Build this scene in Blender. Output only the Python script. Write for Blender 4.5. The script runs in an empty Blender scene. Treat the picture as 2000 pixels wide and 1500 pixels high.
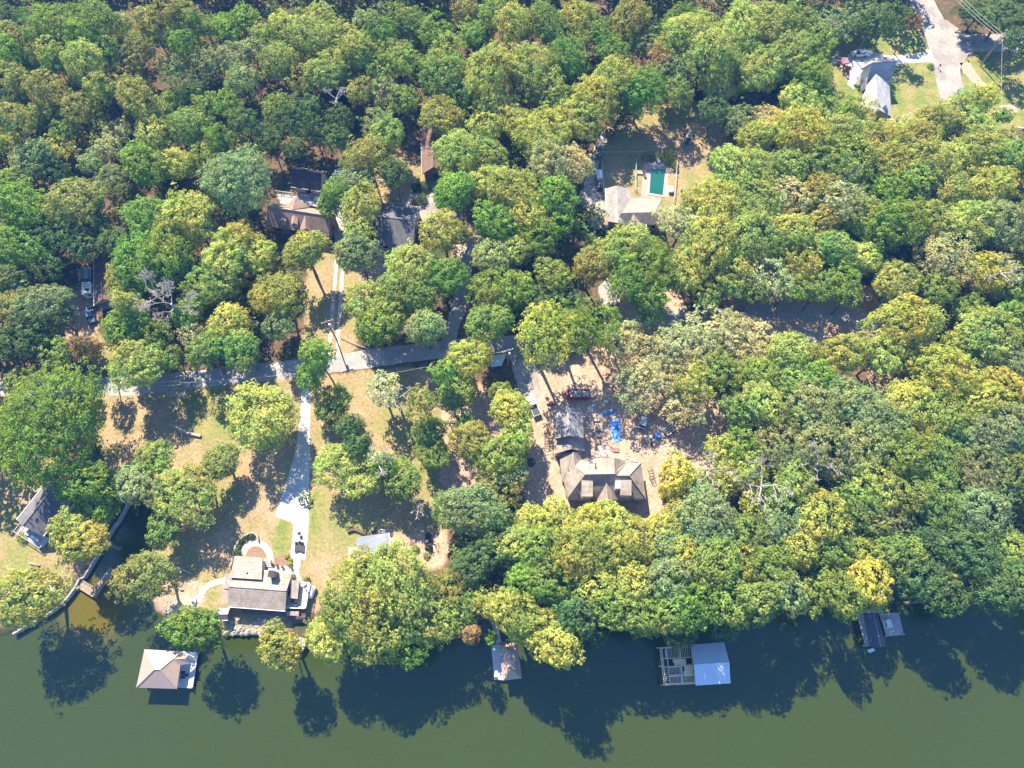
import bpy, math, random
import numpy as np
from mathutils import Vector, Matrix
random.seed(7); RNG = np.random.default_rng(7)
C = bpy.context.scene.collection
SC = bpy.context.scene
# ------------------------------------------------------------------ camera, sky, sun, exposure
CAM_H = 140.0; TILT = math.radians(22.0); FPX = 1333.0
cam_d = bpy.data.cameras.new('camera'); cam = bpy.data.objects.new('camera', cam_d); C.objects.link(cam)
cam.location = (0, 0, CAM_H); cam.rotation_euler = (TILT, 0, 0)
cam_d.sensor_width = 36; cam_d.lens = 36*FPX/2000; cam_d.clip_start = 1; cam_d.clip_end = 5000
SC.camera = cam
SUN = Vector((-0.33, 0.80, 0.86)).normalized()          # towards the sun: shadows fall down and slightly right in the photo
w = bpy.data.worlds.new('World'); SC.world = w; w.use_nodes = True
nt = w.node_tree; bg = nt.nodes['Background']
sky = nt.nodes.new('ShaderNodeTexSky'); sky.sky_type = 'NISHITA'; sky.sun_disc = False
sky.sun_elevation = math.asin(SUN.z); sky.sun_rotation = math.atan2(SUN.x, SUN.y); sky.altitude = 200
sky.air_density = 1.0; sky.dust_density = 0.2; sky.ozone_density = 7.0
nt.links.new(sky.outputs[0], bg.inputs[0]); bg.inputs[1].default_value = 0.13
sl = bpy.data.lights.new('sun', 'SUN'); sl.energy = 5.0; sl.angle = math.radians(0.5); sl.color = (1.0, 0.885, 0.67)
so = bpy.data.objects.new('sun', sl); C.objects.link(so)
so.rotation_euler = SUN.to_track_quat('Z', 'Y').to_euler(); so.location = (0, 60, 200)
SC.view_settings.view_transform = 'Standard'; SC.view_settings.look = 'None'
SC.view_settings.exposure = 1.75; SC.view_settings.gamma = 1.0; SC.view_settings.use_curve_mapping = False
SC.render.engine = 'CYCLES'
SC.cycles.max_bounces = 6; SC.cycles.diffuse_bounces = 3; SC.cycles.transmission_bounces = 4; SC.cycles.transparent_max_bounces = 4
SC.cycles.use_denoising = True

# ------------------------------------------------------------------ geometry helpers
CT, ST = math.cos(TILT), math.sin(TILT)
def G(px, py, h=0.0):
    """photo pixel -> place on the horizontal plane at height h"""
    x = (px-1000)/FPX; y = -(py-750)/FPX
    yy = y*CT + ST; zz = y*ST - CT
    s = (CAM_H-h)/(-zz)
    return Vector((x*s, yy*s, h))
def P2(x, y, z=0.0):
    """place -> photo pixel"""
    dz = z-CAM_H
    yc = y*CT + dz*ST; zc = -y*ST + dz*CT
    return 1000+FPX*x/(-zc), 750-FPX*yc/(-zc)
WATER_Z = -0.9

class MB:
    def __init__(s): s.v = []; s.f = []
    def add(s, vs, fs):
        o = len(s.v); s.v += [tuple(p) for p in vs]; s.f += [tuple(i+o for i in f) for f in fs]; return s
    def box(s, cx, cy, cz, sx, sy, sz, rz=0.0):
        c, n = math.cos(rz), math.sin(rz); vs = []
        for z in (-sz/2, sz/2):
            for x, y in ((-sx/2,-sy/2),(sx/2,-sy/2),(sx/2,sy/2),(-sx/2,sy/2)):
                vs.append((cx+x*c-y*n, cy+x*n+y*c, cz+z))
        return s.add(vs, [(3,2,1,0),(4,5,6,7),(0,1,5,4),(1,2,6,5),(2,3,7,6),(3,0,4,7)])
    def prism(s, pts, z0, z1):
        n = len(pts)
        vs = [(p[0],p[1],z0) for p in pts]+[(p[0],p[1],z1) for p in pts]
        return s.add(vs, [tuple(range(n))[::-1], tuple(range(n,2*n))]+[(i,(i+1)%n,n+(i+1)%n,n+i) for i in range(n)])
    def slab(s, vs, fs, t=0.18):
        n = len(vs); vs = [Vector(v) for v in vs]
        allv = vs+[v-Vector((0,0,t)) for v in vs]; ff = [tuple(f) for f in fs]+[tuple(i+n for i in f[::-1]) for f in fs]
        cnt = {}
        for f in fs:
            for i in range(len(f)):
                e = (f[i], f[(i+1)%len(f)]); k = tuple(sorted(e)); cnt.setdefault(k, []).append(e)
        for k, es in cnt.items():
            if len(es) == 1:
                a, b = es[0]; ff.append((b, a, a+n, b+n))
        return s.add(allv, ff)
    def tube(s, pts, rs, n=6, cap=True):
        pts = [Vector(p) for p in pts]
        if not hasattr(rs, '__len__'): rs = [rs]*len(pts)
        vs = []; fs = []
        for i, p in enumerate(pts):
            d = (pts[min(i+1, len(pts)-1)]-pts[max(i-1, 0)])
            d = d.normalized() if d.length > 1e-6 else Vector((0,0,1))
            a = d.cross(Vector((0,0,1)) if abs(d.z) < .9 else Vector((1,0,0))).normalized(); b = d.cross(a)
            for k in range(n):
                t = 2*math.pi*k/n; vs.append(p+(a*math.cos(t)+b*math.sin(t))*rs[i])
        for i in range(len(pts)-1):
            for k in range(n):
                fs.append((i*n+k, i*n+(k+1)%n, (i+1)*n+(k+1)%n, (i+1)*n+k))
        if cap: fs.append(tuple(range(n))); fs.append(tuple(range((len(pts)-1)*n, len(pts)*n))[::-1])
        return s.add(vs, fs)
    def beam(s, p, q, wd, ht):
        p, q = Vector(p), Vector(q); d = (q-p).normalized()
        a = d.cross(Vector((0,0,1)) if abs(d.z) < .95 else Vector((1,0,0))).normalized()*wd/2; b = d.cross(a).normalized()*ht/2
        vs = [p-a-b, p+a-b, p+a+b, p-a+b, q-a-b, q+a-b, q+a+b, q-a+b]
        return s.add(vs, [(3,2,1,0),(4,5,6,7),(0,1,5,4),(1,2,6,5),(2,3,7,6),(3,0,4,7)])
    def lathe(s, prof, n=12, at=(0,0,0)):
        vs = []; fs = []
        for r, z in prof:
            for k in range(n):
                t = 2*math.pi*k/n; vs.append((at[0]+r*math.cos(t), at[1]+r*math.sin(t), at[2]+z))
        for i in range(len(prof)-1):
            for k in range(n): fs.append((i*n+k, i*n+(k+1)%n, (i+1)*n+(k+1)%n, (i+1)*n+k))
        fs.append(tuple(range(n))[::-1]); fs.append(tuple(range((len(prof)-1)*n, len(prof)*n)))
        return s.add(vs, fs)
    def blob(s, c, r, jit=.15, n=7, m=5, sz=1.0, rnd=random):
        vs = []; fs = []
        for i in range(m):
            th = math.pi*(i+.3)/(m-.4)
            for k in range(n):
                t = 2*math.pi*(k+.5*(i%2))/n; q = r*(1+rnd.uniform(-jit, jit))
                vs.append((c[0]+q*math.sin(th)*math.cos(t), c[1]+q*math.sin(th)*math.sin(t), c[2]+q*sz*math.cos(th)))
        for i in range(m-1):
            for k in range(n): fs.append((i*n+k, i*n+(k+1)%n, (i+1)*n+(k+1)%n, (i+1)*n+k))
        fs.append(tuple(range(n))[::-1]); fs.append(tuple(range((m-1)*n, m*n)))
        return s.add(vs, fs)

OFF = {}
def thing(name, label, cat, loc=(0,0,0), rz=0.0, group=None, local=False):
    o = bpy.data.objects.new(name, None); C.objects.link(o); o.empty_display_size = .5
    o.location = loc; o.rotation_euler = (0,0,rz); o['label'] = label; o['category'] = cat
    if group: o['group'] = group
    OFF[o.name] = Vector((0,0,0)) if local else Vector(loc)
    return o
def mesh_obj(name, mb, mat, off=Vector((0,0,0)), smooth=False):
    me = bpy.data.meshes.new(name)
    used = sorted({i for f in mb.f for i in f}); mp = {k: i for i, k in enumerate(used)}
    me.from_pydata([(mb.v[k][0]-off[0], mb.v[k][1]-off[1], mb.v[k][2]-off[2]) for k in used], [], [tuple(mp[i] for i in f) for f in mb.f]); me.update()
    if smooth:
        me.polygons.foreach_set('use_smooth', [True]*len(me.polygons))
    me.materials.append(mat)
    o = bpy.data.objects.new(name, me); C.objects.link(o)
    return o
def part(name, mb, mat, parent, label=None, kind=None, smooth=False):
    off = OFF[parent.name]
    o = mesh_obj(name, mb, mat, off, smooth); o.parent = parent; OFF[o.name] = off
    if label: o['label'] = label
    if kind: o['kind'] = kind
    return o
def single(name, mb, mat, label, cat, group=None, smooth=False):
    c = np.array(mb.v); off = Vector((float(c[:,0].mean()), float(c[:,1].mean()), float(c[:,2].min())))
    o = mesh_obj(name, mb, mat, off, smooth); o.location = off; o['label'] = label; o['category'] = cat
    if group: o['group'] = group
    OFF[o.name] = off
    return o
def structure(name, mb, mat, smooth=False):
    o = mesh_obj(name, mb, mat, smooth=smooth); o['kind'] = 'structure'; OFF[o.name] = Vector((0,0,0)); return o
def copy_tree(o, parent=None):
    c = o.copy(); C.objects.link(c); c.parent = parent; OFF[c.name] = OFF.get(o.name, Vector((0,0,0)))
    for ch in list(o.children): copy_tree(ch, c)
    return c

# ------------------------------------------------------------------ materials
def mat(name, col, rough=0.8, var=0.12, scale=1.5, metal=0.0, spec=0.5, bump=0.0, col2=None, scale2=None, emit=None, stretch=None):
    m = bpy.data.materials.new(name); m.use_nodes = True; t = m.node_tree; n = t.nodes; l = t.links
    b = n['Principled BSDF']; b.inputs['Roughness'].default_value = rough; b.inputs['Metallic'].default_value = metal
    b.inputs['Specular IOR Level'].default_value = spec
    geo = n.new('ShaderNodeNewGeometry'); src = geo.outputs['Position']
    if stretch:
        mp = n.new('ShaderNodeMapping'); l.new(src, mp.inputs[0]); mp.inputs['Scale'].default_value = stretch; src = mp.outputs[0]
    n1 = n.new('ShaderNodeTexNoise'); n1.inputs['Scale'].default_value = scale; n1.inputs['Detail'].default_value = 6; n1.inputs['Roughness'].default_value = .65
    l.new(src, n1.inputs['Vector'])
    r = n.new('ShaderNodeMapRange'); l.new(n1.outputs['Fac'], r.inputs[0])
    r.inputs[1].default_value = .3; r.inputs[2].default_value = .7; r.inputs[3].default_value = 1-var*1.6; r.inputs[4].default_value = 1+var*1.6
    mul = n.new('ShaderNodeVectorMath'); mul.operation = 'SCALE'; l.new(r.outputs[0], mul.inputs['Scale'])
    if col2:
        n2 = n.new('ShaderNodeTexNoise'); n2.inputs['Scale'].default_value = scale2 or scale*.2; n2.inputs['Detail'].default_value = 4
        l.new(src, n2.inputs['Vector'])
        rr = n.new('ShaderNodeMapRange'); l.new(n2.outputs['Fac'], rr.inputs[0]); rr.inputs[1].default_value = .42; rr.inputs[2].default_value = .6
        mx = n.new('ShaderNodeMix'); mx.data_type = 'RGBA'; l.new(rr.outputs[0], mx.inputs['Factor'])
        mx.inputs[6].default_value = (*col, 1); mx.inputs[7].default_value = (*col2, 1)
        l.new(mx.outputs[2], mul.inputs[0])
    else:
        mul.inputs[0].default_value = col
    l.new(mul.outputs[0], b.inputs['Base Color'])
    if bump:
        bp = n.new('ShaderNodeBump'); bp.inputs['Strength'].default_value = bump; bp.inputs['Distance'].default_value = .05
        n3 = n.new('ShaderNodeTexNoise'); n3.inputs['Scale'].default_value = scale*6; n3.inputs['Detail'].default_value = 3; l.new(src, n3.inputs['Vector'])
        l.new(n3.outputs['Fac'], bp.inputs['Height']); l.new(bp.outputs[0], b.inputs['Normal'])
    return m
def haze_box():
    m = bpy.data.materials.new('haze_air'); m.use_nodes = True; n = m.node_tree.nodes; n.remove(n['Principled BSDF'])
    v = n.new('ShaderNodeVolumePrincipled'); v.inputs['Color'].default_value = (.08,.36,1,1); v.inputs['Density'].default_value = .00020; v.inputs['Anisotropy'].default_value = 0
    m.node_tree.links.new(v.outputs[0], n['Material Output'].inputs['Volume'])
    o = mesh_obj('haze', MB().box(0, 500, (CAM_H+2-4.5)/2, 6400, 7400, CAM_H+2+4.5), m); o['kind'] = 'stuff'
M = {}
def shingle(name, col, var=.16):
    m = mat(name, col, rough=.9, var=var, scale=.7, bump=.5, spec=.25, stretch=(1,.5,1))
    t = m.node_tree; n = t.nodes; l = t.links; b = n['Principled BSDF']
    old = b.inputs['Base Color'].links[0].from_socket
    geo = n.new('ShaderNodeNewGeometry'); sp = n.new('ShaderNodeSeparateXYZ'); l.new(geo.outputs['Position'], sp.inputs[0])
    # shingle courses follow height on the slope
    mm = n.new('ShaderNodeMath'); mm.operation = 'MULTIPLY'; mm.inputs[1].default_value = 5.0; l.new(sp.outputs['Z'], mm.inputs[0])
    fr = n.new('ShaderNodeMath'); fr.operation = 'FRACT'; l.new(mm.outputs[0], fr.inputs[0])
    mr = n.new('ShaderNodeMapRange'); l.new(fr.outputs[0], mr.inputs[0]); mr.inputs[3].default_value = .86; mr.inputs[4].default_value = 1.08
    vor = n.new('ShaderNodeTexVoronoi'); vor.inputs['Scale'].default_value = 2.6; l.new(geo.outputs['Position'], vor.inputs['Vector'])
    sv = n.new('ShaderNodeSeparateColor'); l.new(vor.outputs['Color'], sv.inputs[0])
    mv = n.new('ShaderNodeMapRange'); l.new(sv.outputs[0], mv.inputs[0]); mv.inputs[3].default_value = .88; mv.inputs[4].default_value = 1.12
    pr = n.new('ShaderNodeMath'); pr.operation = 'MULTIPLY'; l.new(mr.outputs[0], pr.inputs[0]); l.new(mv.outputs[0], pr.inputs[1])
    sc = n.new('ShaderNodeVectorMath'); sc.operation = 'SCALE'; l.new(old, sc.inputs[0]); l.new(pr.outputs[0], sc.inputs['Scale'])
    l.new(sc.outputs[0], b.inputs['Base Color'])
    return m
M['roof_taupe'] = shingle('taupe_shingles', (.27,.225,.19))
M['roof_brown'] = shingle('brown_shingles', (.27,.19,.15))
M['roof_dark'] = shingle('charcoal_shingles', (.06,.05,.055))
M['roof_slate'] = shingle('slate_shingles', (.115,.11,.12))
M['roof_grey'] = shingle('grey_shingles', (.25,.225,.215))
M['roof_pale'] = shingle('pale_shingles', (.36,.355,.365))
M['roof_rust'] = shingle('rusty_brown_shingles', (.17,.105,.085))
M['metal_tan'] = mat('tan_metal_roof', (.30,.215,.175), rough=.5, var=.05, metal=.0, spec=.5)
M['metal_blue'] = mat('pale_blue_metal_roof', (.46,.50,.58), rough=.4, var=.04, spec=.6)
M['metal_grey'] = mat('grey_metal_roof', (.21,.23,.27), rough=.6, var=.12, col2=(.15,.17,.20))
M['metal_dark'] = mat('dark_metal_roof', (.05,.05,.065), rough=.45, var=.1)
M['white'] = mat('white_paint', (.72,.71,.70), rough=.6, var=.05)
M['wall_tan'] = mat('tan_siding', (.42,.36,.30), rough=.85, var=.06)
M['wall_brick'] = mat('brown_brick', (.26,.15,.11), rough=.9, var=.18, scale=4)
M['wall_grey'] = mat('grey_siding', (.45,.45,.46), rough=.85, var=.05)
M['wall_wood'] = mat('stained_wood_siding', (.16,.10,.07), rough=.85, var=.15, scale=3)
M['glass'] = mat('window_glass', (.03,.04,.05), rough=.06, var=.02, spec=.8)
M['concrete'] = mat('pale_concrete', (.40,.385,.37), rough=.85, var=.05, scale=.5, col2=(.34,.325,.31), scale2=.25)
M['concrete_old'] = mat('weathered_concrete', (.36,.33,.30), rough=.9, var=.12, scale=.8, col2=(.28,.26,.24))
M['asphalt'] = mat('asphalt', (.24,.23,.225), rough=.9, var=.12, scale=.9, col2=(.30,.28,.265), scale2=.14, bump=.2)
M['gravel'] = mat('pale_gravel', (.29,.26,.235), rough=.95, var=.13, scale=1.2, col2=(.22,.19,.175), scale2=.2, bump=.4)
M['track'] = mat('wheel_track_concrete', (.46,.41,.36), rough=.9, var=.16, scale=.9, col2=(.36,.29,.23), scale2=.3)
M['clay'] = mat('red_clay_path', (.36,.24,.18), rough=.95, var=.12, scale=.9)
M['mulch'] = mat('brown_mulch', (.20,.12,.08), rough=.95, var=.3, scale=3, bump=.6)
M['deck_grey'] = mat('weathered_grey_decking', (.36,.34,.335), rough=.85, var=.12, scale=2)
M['deck_white'] = mat('pale_decking', (.48,.47,.48), rough=.8, var=.06, scale=2)
M['deck_old'] = mat('old_brown_decking', (.24,.18,.14), rough=.9, var=.2, scale=2)
M['deck_plum'] = mat('dark_stained_decking', (.13,.085,.085), rough=.85, var=.12)
M['lumber'] = mat('fresh_lumber', (.62,.45,.25), rough=.8, var=.12, scale=2)
M['galv'] = mat('galvanised_steel', (.45,.47,.50), rough=.4, var=.06, metal=.4)
M['black'] = mat('black_plastic', (.018,.018,.022), rough=.55, var=.1)
M['charcoal'] = mat('charcoal_fabric', (.05,.05,.06), rough=.8)
M['red'] = mat('red_painted_steel', (.42,.02,.025), rough=.45, var=.1, col2=(.30,.02,.02))
M['redcloth'] = mat('red_canvas', (.60,.05,.07), rough=.8, var=.05)
M['whitecloth'] = mat('white_canvas', (.75,.73,.73), rough=.8, var=.04)
M['tarp'] = mat('blue_tarpaulin', (.06,.20,.52), rough=.45, var=.15, scale=1.2, col2=(.16,.33,.62), scale2=.8, bump=.6)
M['plastic_wrap'] = mat('white_plastic_sheet', (.62,.62,.62), rough=.4, var=.12)
M['debris'] = mat('pale_building_debris', (.50,.44,.38), rough=.9, var=.3, scale=3, col2=(.35,.27,.22), scale2=2.2)
M['silver'] = mat('silver_car_paint', (.33,.35,.38), rough=.28, var=.03, metal=.5)
M['whitecar'] = mat('white_car_paint', (.70,.71,.73), rough=.25, var=.02)
M['palecar'] = mat('faded_green_white_paint', (.42,.46,.42), rough=.4, var=.05)
M['bluecar'] = mat('blue_car_paint', (.08,.13,.24), rough=.3, var=.03)
M['tyre'] = mat('tyre_rubber', (.02,.02,.02), rough=.85)
M['rim'] = mat('wheel_rim', (.4,.4,.42), rough=.35, metal=.7)
M['lamp'] = mat('lamp_glass', (.6,.6,.6), rough=.15, var=.02)
M['bark'] = mat('grey_brown_bark', (.15,.115,.09), rough=.95, var=.25, scale=3, bump=.5)
M['deadwood'] = mat('bleached_dead_wood', (.33,.285,.26), rough=.9, var=.15, scale=3)
M['paver'] = mat('pink_brick_paving', (.36,.24,.20), rough=.9, var=.14, scale=2.5)
M['stone'] = mat('retaining_stone', (.30,.25,.21), rough=.95, var=.22, scale=2)
M['seawall'] = mat('grey_timber_seawall', (.30,.29,.30), rough=.9, var=.15, scale=1.5)
M['wire'] = mat('pale_cable', (.50,.46,.40), rough=.6)
M['pole'] = mat('utility_pole_wood', (.22,.17,.13), rough=.9, var=.15)
M['blue'] = mat('blue_plastic', (.07,.20,.60), rough=.5)
M['poolwater'] = mat('green_pool_water', (.008,.085,.055), rough=.08, var=.06, scale=.3, spec=.6)
M['terracotta'] = mat('brown_clay_pot', (.22,.12,.08), rough=.8)
M['brick_red'] = mat('red_brick_piece', (.36,.15,.10), rough=.9, var=.15)
M['solar'] = mat('faded_cover', (.36,.29,.26), rough=.7)

def leaf_mat():
    m = bpy.data.materials.new('leaves'); m.use_nodes = True; t = m.node_tree; n = t.nodes; l = t.links
    n.remove(n['Principled BSDF']); out = n['Material Output']
    oi = n.new('ShaderNodeObjectInfo'); at = n.new('ShaderNodeAttribute'); at.attribute_name = 'tone'
    tc = n.new('ShaderNodeTexCoord'); ns = n.new('ShaderNodeTexNoise'); ns.inputs['Scale'].default_value = .45; ns.inputs['Detail'].default_value = 2
    l.new(tc.outputs['Object'], ns.inputs['Vector'])
    mr = n.new('ShaderNodeMapRange'); l.new(ns.outputs['Fac'], mr.inputs[0]); mr.inputs[1].default_value = .3; mr.inputs[2].default_value = .7
    mr.inputs[3].default_value = .82; mr.inputs[4].default_value = 1.2
    a = n.new('ShaderNodeVectorMath'); a.operation = 'MULTIPLY'; l.new(oi.outputs['Color'], a.inputs[0]); l.new(at.outputs['Color'], a.inputs[1])
    s = n.new('ShaderNodeVectorMath'); s.operation = 'SCALE'; l.new(a.outputs[0], s.inputs[0]); l.new(mr.outputs[0], s.inputs['Scale'])
    g2 = n.new('ShaderNodeNewGeometry'); nb = n.new('ShaderNodeTexNoise'); nb.inputs['Scale'].default_value = .16; nb.inputs['Detail'].default_value = 3; l.new(g2.outputs['Position'], nb.inputs['Vector'])
    hr = n.new('ShaderNodeMapRange'); l.new(nb.outputs['Fac'], hr.inputs[0]); hr.inputs[1].default_value = .35; hr.inputs[2].default_value = .65; hr.inputs[3].default_value = .80; hr.inputs[4].default_value = 1.10
    cmb = n.new('ShaderNodeCombineXYZ'); l.new(hr.outputs[0], cmb.inputs[0]); cmb.inputs[1].default_value = 1.0; cmb.inputs[2].default_value = 1.0
    hm = n.new('ShaderNodeVectorMath'); hm.operation = 'MULTIPLY'; l.new(s.outputs[0], hm.inputs[0]); l.new(cmb.outputs[0], hm.inputs[1]); s = hm
    d = n.new('ShaderNodeBsdfDiffuse'); l.new(s.outputs[0], d.inputs[0])
    tr = n.new('ShaderNodeBsdfTranslucent'); tm = n.new('ShaderNodeVectorMath'); tm.operation = 'MULTIPLY'; tm.inputs[1].default_value = (1.05,1.15,.55)
    l.new(s.outputs[0], tm.inputs[0]); l.new(tm.outputs[0], tr.inputs[0])
    mx = n.new('ShaderNodeMixShader'); mx.inputs[0].default_value = .48; l.new(d.outputs[0], mx.inputs[1]); l.new(tr.outputs[0], mx.inputs[2])
    gl = n.new('ShaderNodeBsdfGlossy'); gl.inputs['Roughness'].default_value = .6; gl.inputs[0].default_value = (1,1,1,1)
    m2 = n.new('ShaderNodeMixShader'); m2.inputs[0].default_value = .008; l.new(mx.outputs[0], m2.inputs[1]); l.new(gl.outputs[0], m2.inputs[2])
    l.new(m2.outputs[0], out.inputs[0]); return m
M['leaf'] = leaf_mat()

# ------------------------------------------------------------------ terrain and water
def ppx(s):
    a = [float(q) for q in s.replace(',', ' ').split()]
    return [(a[i], a[i+1]) for i in range(0, len(a), 2)]
def in_poly(X, Y, poly):
    ins = np.zeros(X.shape, bool); n = len(poly); j = n-1
    for i in range(n):
        xi, yi = poly[i]; xj, yj = poly[j]
        if yi != yj:
            c = ((yi > Y) != (yj > Y)) & (X < (xj-xi)*(Y-yi)/(yj-yi)+xi); ins ^= c
        j = i
    return ins
def wpoly(s): return [tuple(G(x, y)[:2]) for x, y in ppx(s)]
SHORE = ppx('-400,1262 -60,1252 20,1240 80,1206 125,1174 146,1147 163,1128 221,1028 232,1010 249,985 262,968 290,975 305,1010 298,1060 285,1110 275,1160 300,1192 322,1206 345,1222 385,1238 436,1234 472,1240 510,1246 560,1262 600,1262 690,1240 790,1245 860,1228 930,1216 960,1206 1000,1225 1060,1228 1110,1222 1150,1232 1200,1222 1270,1216 1340,1210 1410,1206 1480,1190 1540,1170 1600,1160 1660,1158 1720,1150 1800,1158 1880,1165 1960,1160 2060,1170 2400,1170')
shore_w = [tuple(G(x, y, -0.5)[:2]) for x, y in SHORE]
land = [(-3000, shore_w[0][1])]+shore_w+[(3000, shore_w[-1][1]), (3000, 4000), (-3000, 4000)]
def axis(lo, hi, step, far):
    a = list(np.arange(lo, hi+step/2, step)); g = step; x = lo; L = []
    while x > -far: g *= 1.35; x -= g; L.append(x)
    x = a[-1]; g = step; R = []
    while x < far: g *= 1.35; x += g; R.append(x)
    return np.array(L[::-1]+a+R)
xs = axis(-175, 175, .9, 2500); ys = axis(-45, 200, .9, 2500)
X, Y = np.meshgrid(xs, ys)
def seg_dist(X, Y, pts):
    D = np.full(X.shape, 1e9)
    for (x0, y0), (x1, y1) in zip(pts[:-1], pts[1:]):
        dx, dy = x1-x0, y1-y0; L = dx*dx+dy*dy+1e-9
        t = np.clip(((X-x0)*dx+(Y-y0)*dy)/L, 0, 1)
        D = np.minimum(D, np.hypot(X-x0-t*dx, Y-y0-t*dy))
    return D
near = Y < 75
D = np.full(X.shape, 60.0); D[near] = seg_dist(X[near], Y[near], land[:-2])
inside = in_poly(X, Y, land); sd = np.where(inside, D, -D)
Z = np.clip((sd-1.6)/1.6, -1, 0)*.95; Z = np.where(sd < 0, -0.95+np.clip(sd/5, -1, 0)*2.2, Z)
Z = np.where(sd > 2.4, 0, Z)
LAWN = ['165,765 330,760 470,745 590,738 600,1100 640,1180 560,1230 430,1230 330,1210 265,1160 275,1110 290,1010 220,960 200,880 170,830',
        '600,735 850,712 900,800 900,960 860,1090 760,1120 690,1150 620,1190 600,1080', '-80,930 60,890 130,900 160,960 230,990 150,1130 80,1205 -80,1240',
        '600,480 700,470 700,690 590,700', '1170,290 1240,215 1330,190 1410,210 1420,330 1330,400 1330,460 1170,440', '660,330 760,280 860,350 860,400 700,400',
        '180,655 240,655 240,720 180,720']
GREEN = ['1590,40 1785,40 1860,185 1880,300 1640,230 1610,150', '1880,105 2080,95 2080,360 1880,290', '340,770 440,760 450,860 380,840', '605,960 640,960 630,1060 605,1060', '525,1040 568,1000 566,1080 535,1090',
         '1390,-60 1460,-60 1450,10 1390,10']
DIRT = ['1025,680 1200,680 1340,700 1440,810 1420,900 1330,960 1320,1080 1090,1080 1020,1000 1035,860 1015,760', '1180,560 1345,560 1345,650 1180,650', '1690,690 1760,690 1760,790 1700,790',
        '130,560 180,560 195,660 130,665', '870,700 1000,800 1010,960 860,960', '700,480 760,480 760,650 700,650', '880,440 940,440 940,520 880,520', '1160,1000 1240,1000 1240,1060 1160,1060',
        '720,1040 880,1040 870,1110 780,1110','300,1130 400,1130 400,1200 300,1200','1400,560 1740,560 1740,640 1560,700 1400,620']
def zone(lst):
    Zm = np.zeros(X.shape)
    for s in lst: Zm = np.maximum(Zm, in_poly(X, Y, wpoly(s)).astype(float))
    for _ in range(5):
        Zm[1:-1,1:-1] = (Zm[1:-1,1:-1]*2+Zm[:-2,1:-1]+Zm[2:,1:-1]+Zm[1:-1,:-2]+Zm[1:-1,2:])/6
    return Zm
zl, zg, zd = zone(LAWN), zone(GREEN), zone(DIRT)
def grid_obj(name, X, Y, Z, m):
    ny, nx = X.shape; me = bpy.data.meshes.new(name)
    co = np.stack([X.ravel(), Y.ravel(), Z.ravel()], 1).astype(np.float32)
    i = (np.arange(ny-1)[:,None]*nx+np.arange(nx-1)[None,:]).ravel()
    q = np.stack([i, i+1, i+nx+1, i+nx], 1).astype(np.int32)
    me.vertices.add(len(co)); me.vertices.foreach_set('co', co.ravel())
    me.loops.add(q.size); me.loops.foreach_set('vertex_index', q.ravel())
    me.polygons.add(len(q)); me.polygons.foreach_set('loop_start', np.arange(0, q.size, 4, dtype=np.int32))
    me.update(calc_edges=True); me.validate()
    me.polygons.foreach_set('use_smooth', np.ones(len(q), bool))
    me.materials.append(m); o = bpy.data.objects.new(name, me); C.objects.link(o); o['kind'] = 'structure'
    return o
def ground_mat():
    m = bpy.data.materials.new('ground'); m.use_nodes = True; t = m.node_tree; n = t.nodes; l = t.links; b = n['Principled BSDF']
    b.inputs['Roughness'].default_value = .95; b.inputs['Specular IOR Level'].default_value = .15
    geo = n.new('ShaderNodeNewGeometry'); at = n.new('ShaderNodeAttribute'); at.attribute_name = 'zone'
    sp = n.new('ShaderNodeSeparateColor'); l.new(at.outputs['Color'], sp.inputs[0])
    def noise(s, d=5):
        q = n.new('ShaderNodeTexNoise'); q.inputs['Scale'].default_value = s; q.inputs['Detail'].default_value = d; q.inputs['Roughness'].default_value = .6
        l.new(geo.outputs['Position'], q.inputs['Vector']); return q.outputs['Fac']
    def ramp(f, a, bb, lo=0., hi=1.):
        r = n.new('ShaderNodeMapRange'); l.new(f, r.inputs[0]); r.inputs[1].default_value = a; r.inputs[2].default_value = bb; r.inputs[3].default_value = lo; r.inputs[4].default_value = hi; return r.outputs[0]
    def mix(f, A, B):
        x = n.new('ShaderNodeMix'); x.data_type = 'RGBA'; l.new(f, x.inputs['Factor'])
        for k, q in ((6, A), (7, B)):
            if isinstance(q, tuple): x.inputs[k].default_value = (*q, 1)
            else: l.new(q, x.inputs[k])
        return x.outputs[2]
    nA, nB, nC = noise(.07), noise(.9), noise(.25)
    floor = mix(ramp(nB, .35, .65), (.15,.085,.055), (.075,.06,.032))
    floor = mix(ramp(nC, .5, .62), floor, (.045,.06,.022))
    dry = mix(ramp(nC, .38, .62), (.315,.215,.130), (.225,.175,.085))
    lawn = mix(ramp(nA, .46, .64), dry, (.18,.18,.06))
    green = mix(ramp(nC, .4, .62), (.13,.165,.04), (.24,.20,.075))
    dirt = mix(ramp(nC, .38, .62), (.40,.29,.215), (.33,.22,.155))
    dirt = mix(ramp(nB, .55, .72), dirt, (.27,.16,.10))
    def edge(ch):   # ragged border between zones
        a = n.new('ShaderNodeMath'); a.operation = 'ADD'; l.new(sp.outputs[ch], a.inputs[0]); l.new(ramp(nB, .2, .8, -.3, .3), a.inputs[1]); return ramp(a.outputs[0], .35, .65)
    c = mix(edge(0), floor, lawn); c = mix(edge(1), c, green); c = mix(edge(2), c, dirt)
    fine = n.new('ShaderNodeVectorMath'); fine.operation = 'SCALE'; l.new(c, fine.inputs[0]); l.new(ramp(noise(1.7, 8), .3, .7, .68, 1.30), fine.inputs['Scale'])
    l.new(fine.outputs[0], b.inputs['Base Color'])
    bp = n.new('ShaderNodeBump'); bp.inputs['Strength'].default_value = .6; bp.inputs['Distance'].default_value = .12; l.new(noise(2.5, 6), bp.inputs['Height']); l.new(bp.outputs[0], b.inputs['Normal'])
    return m
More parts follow.
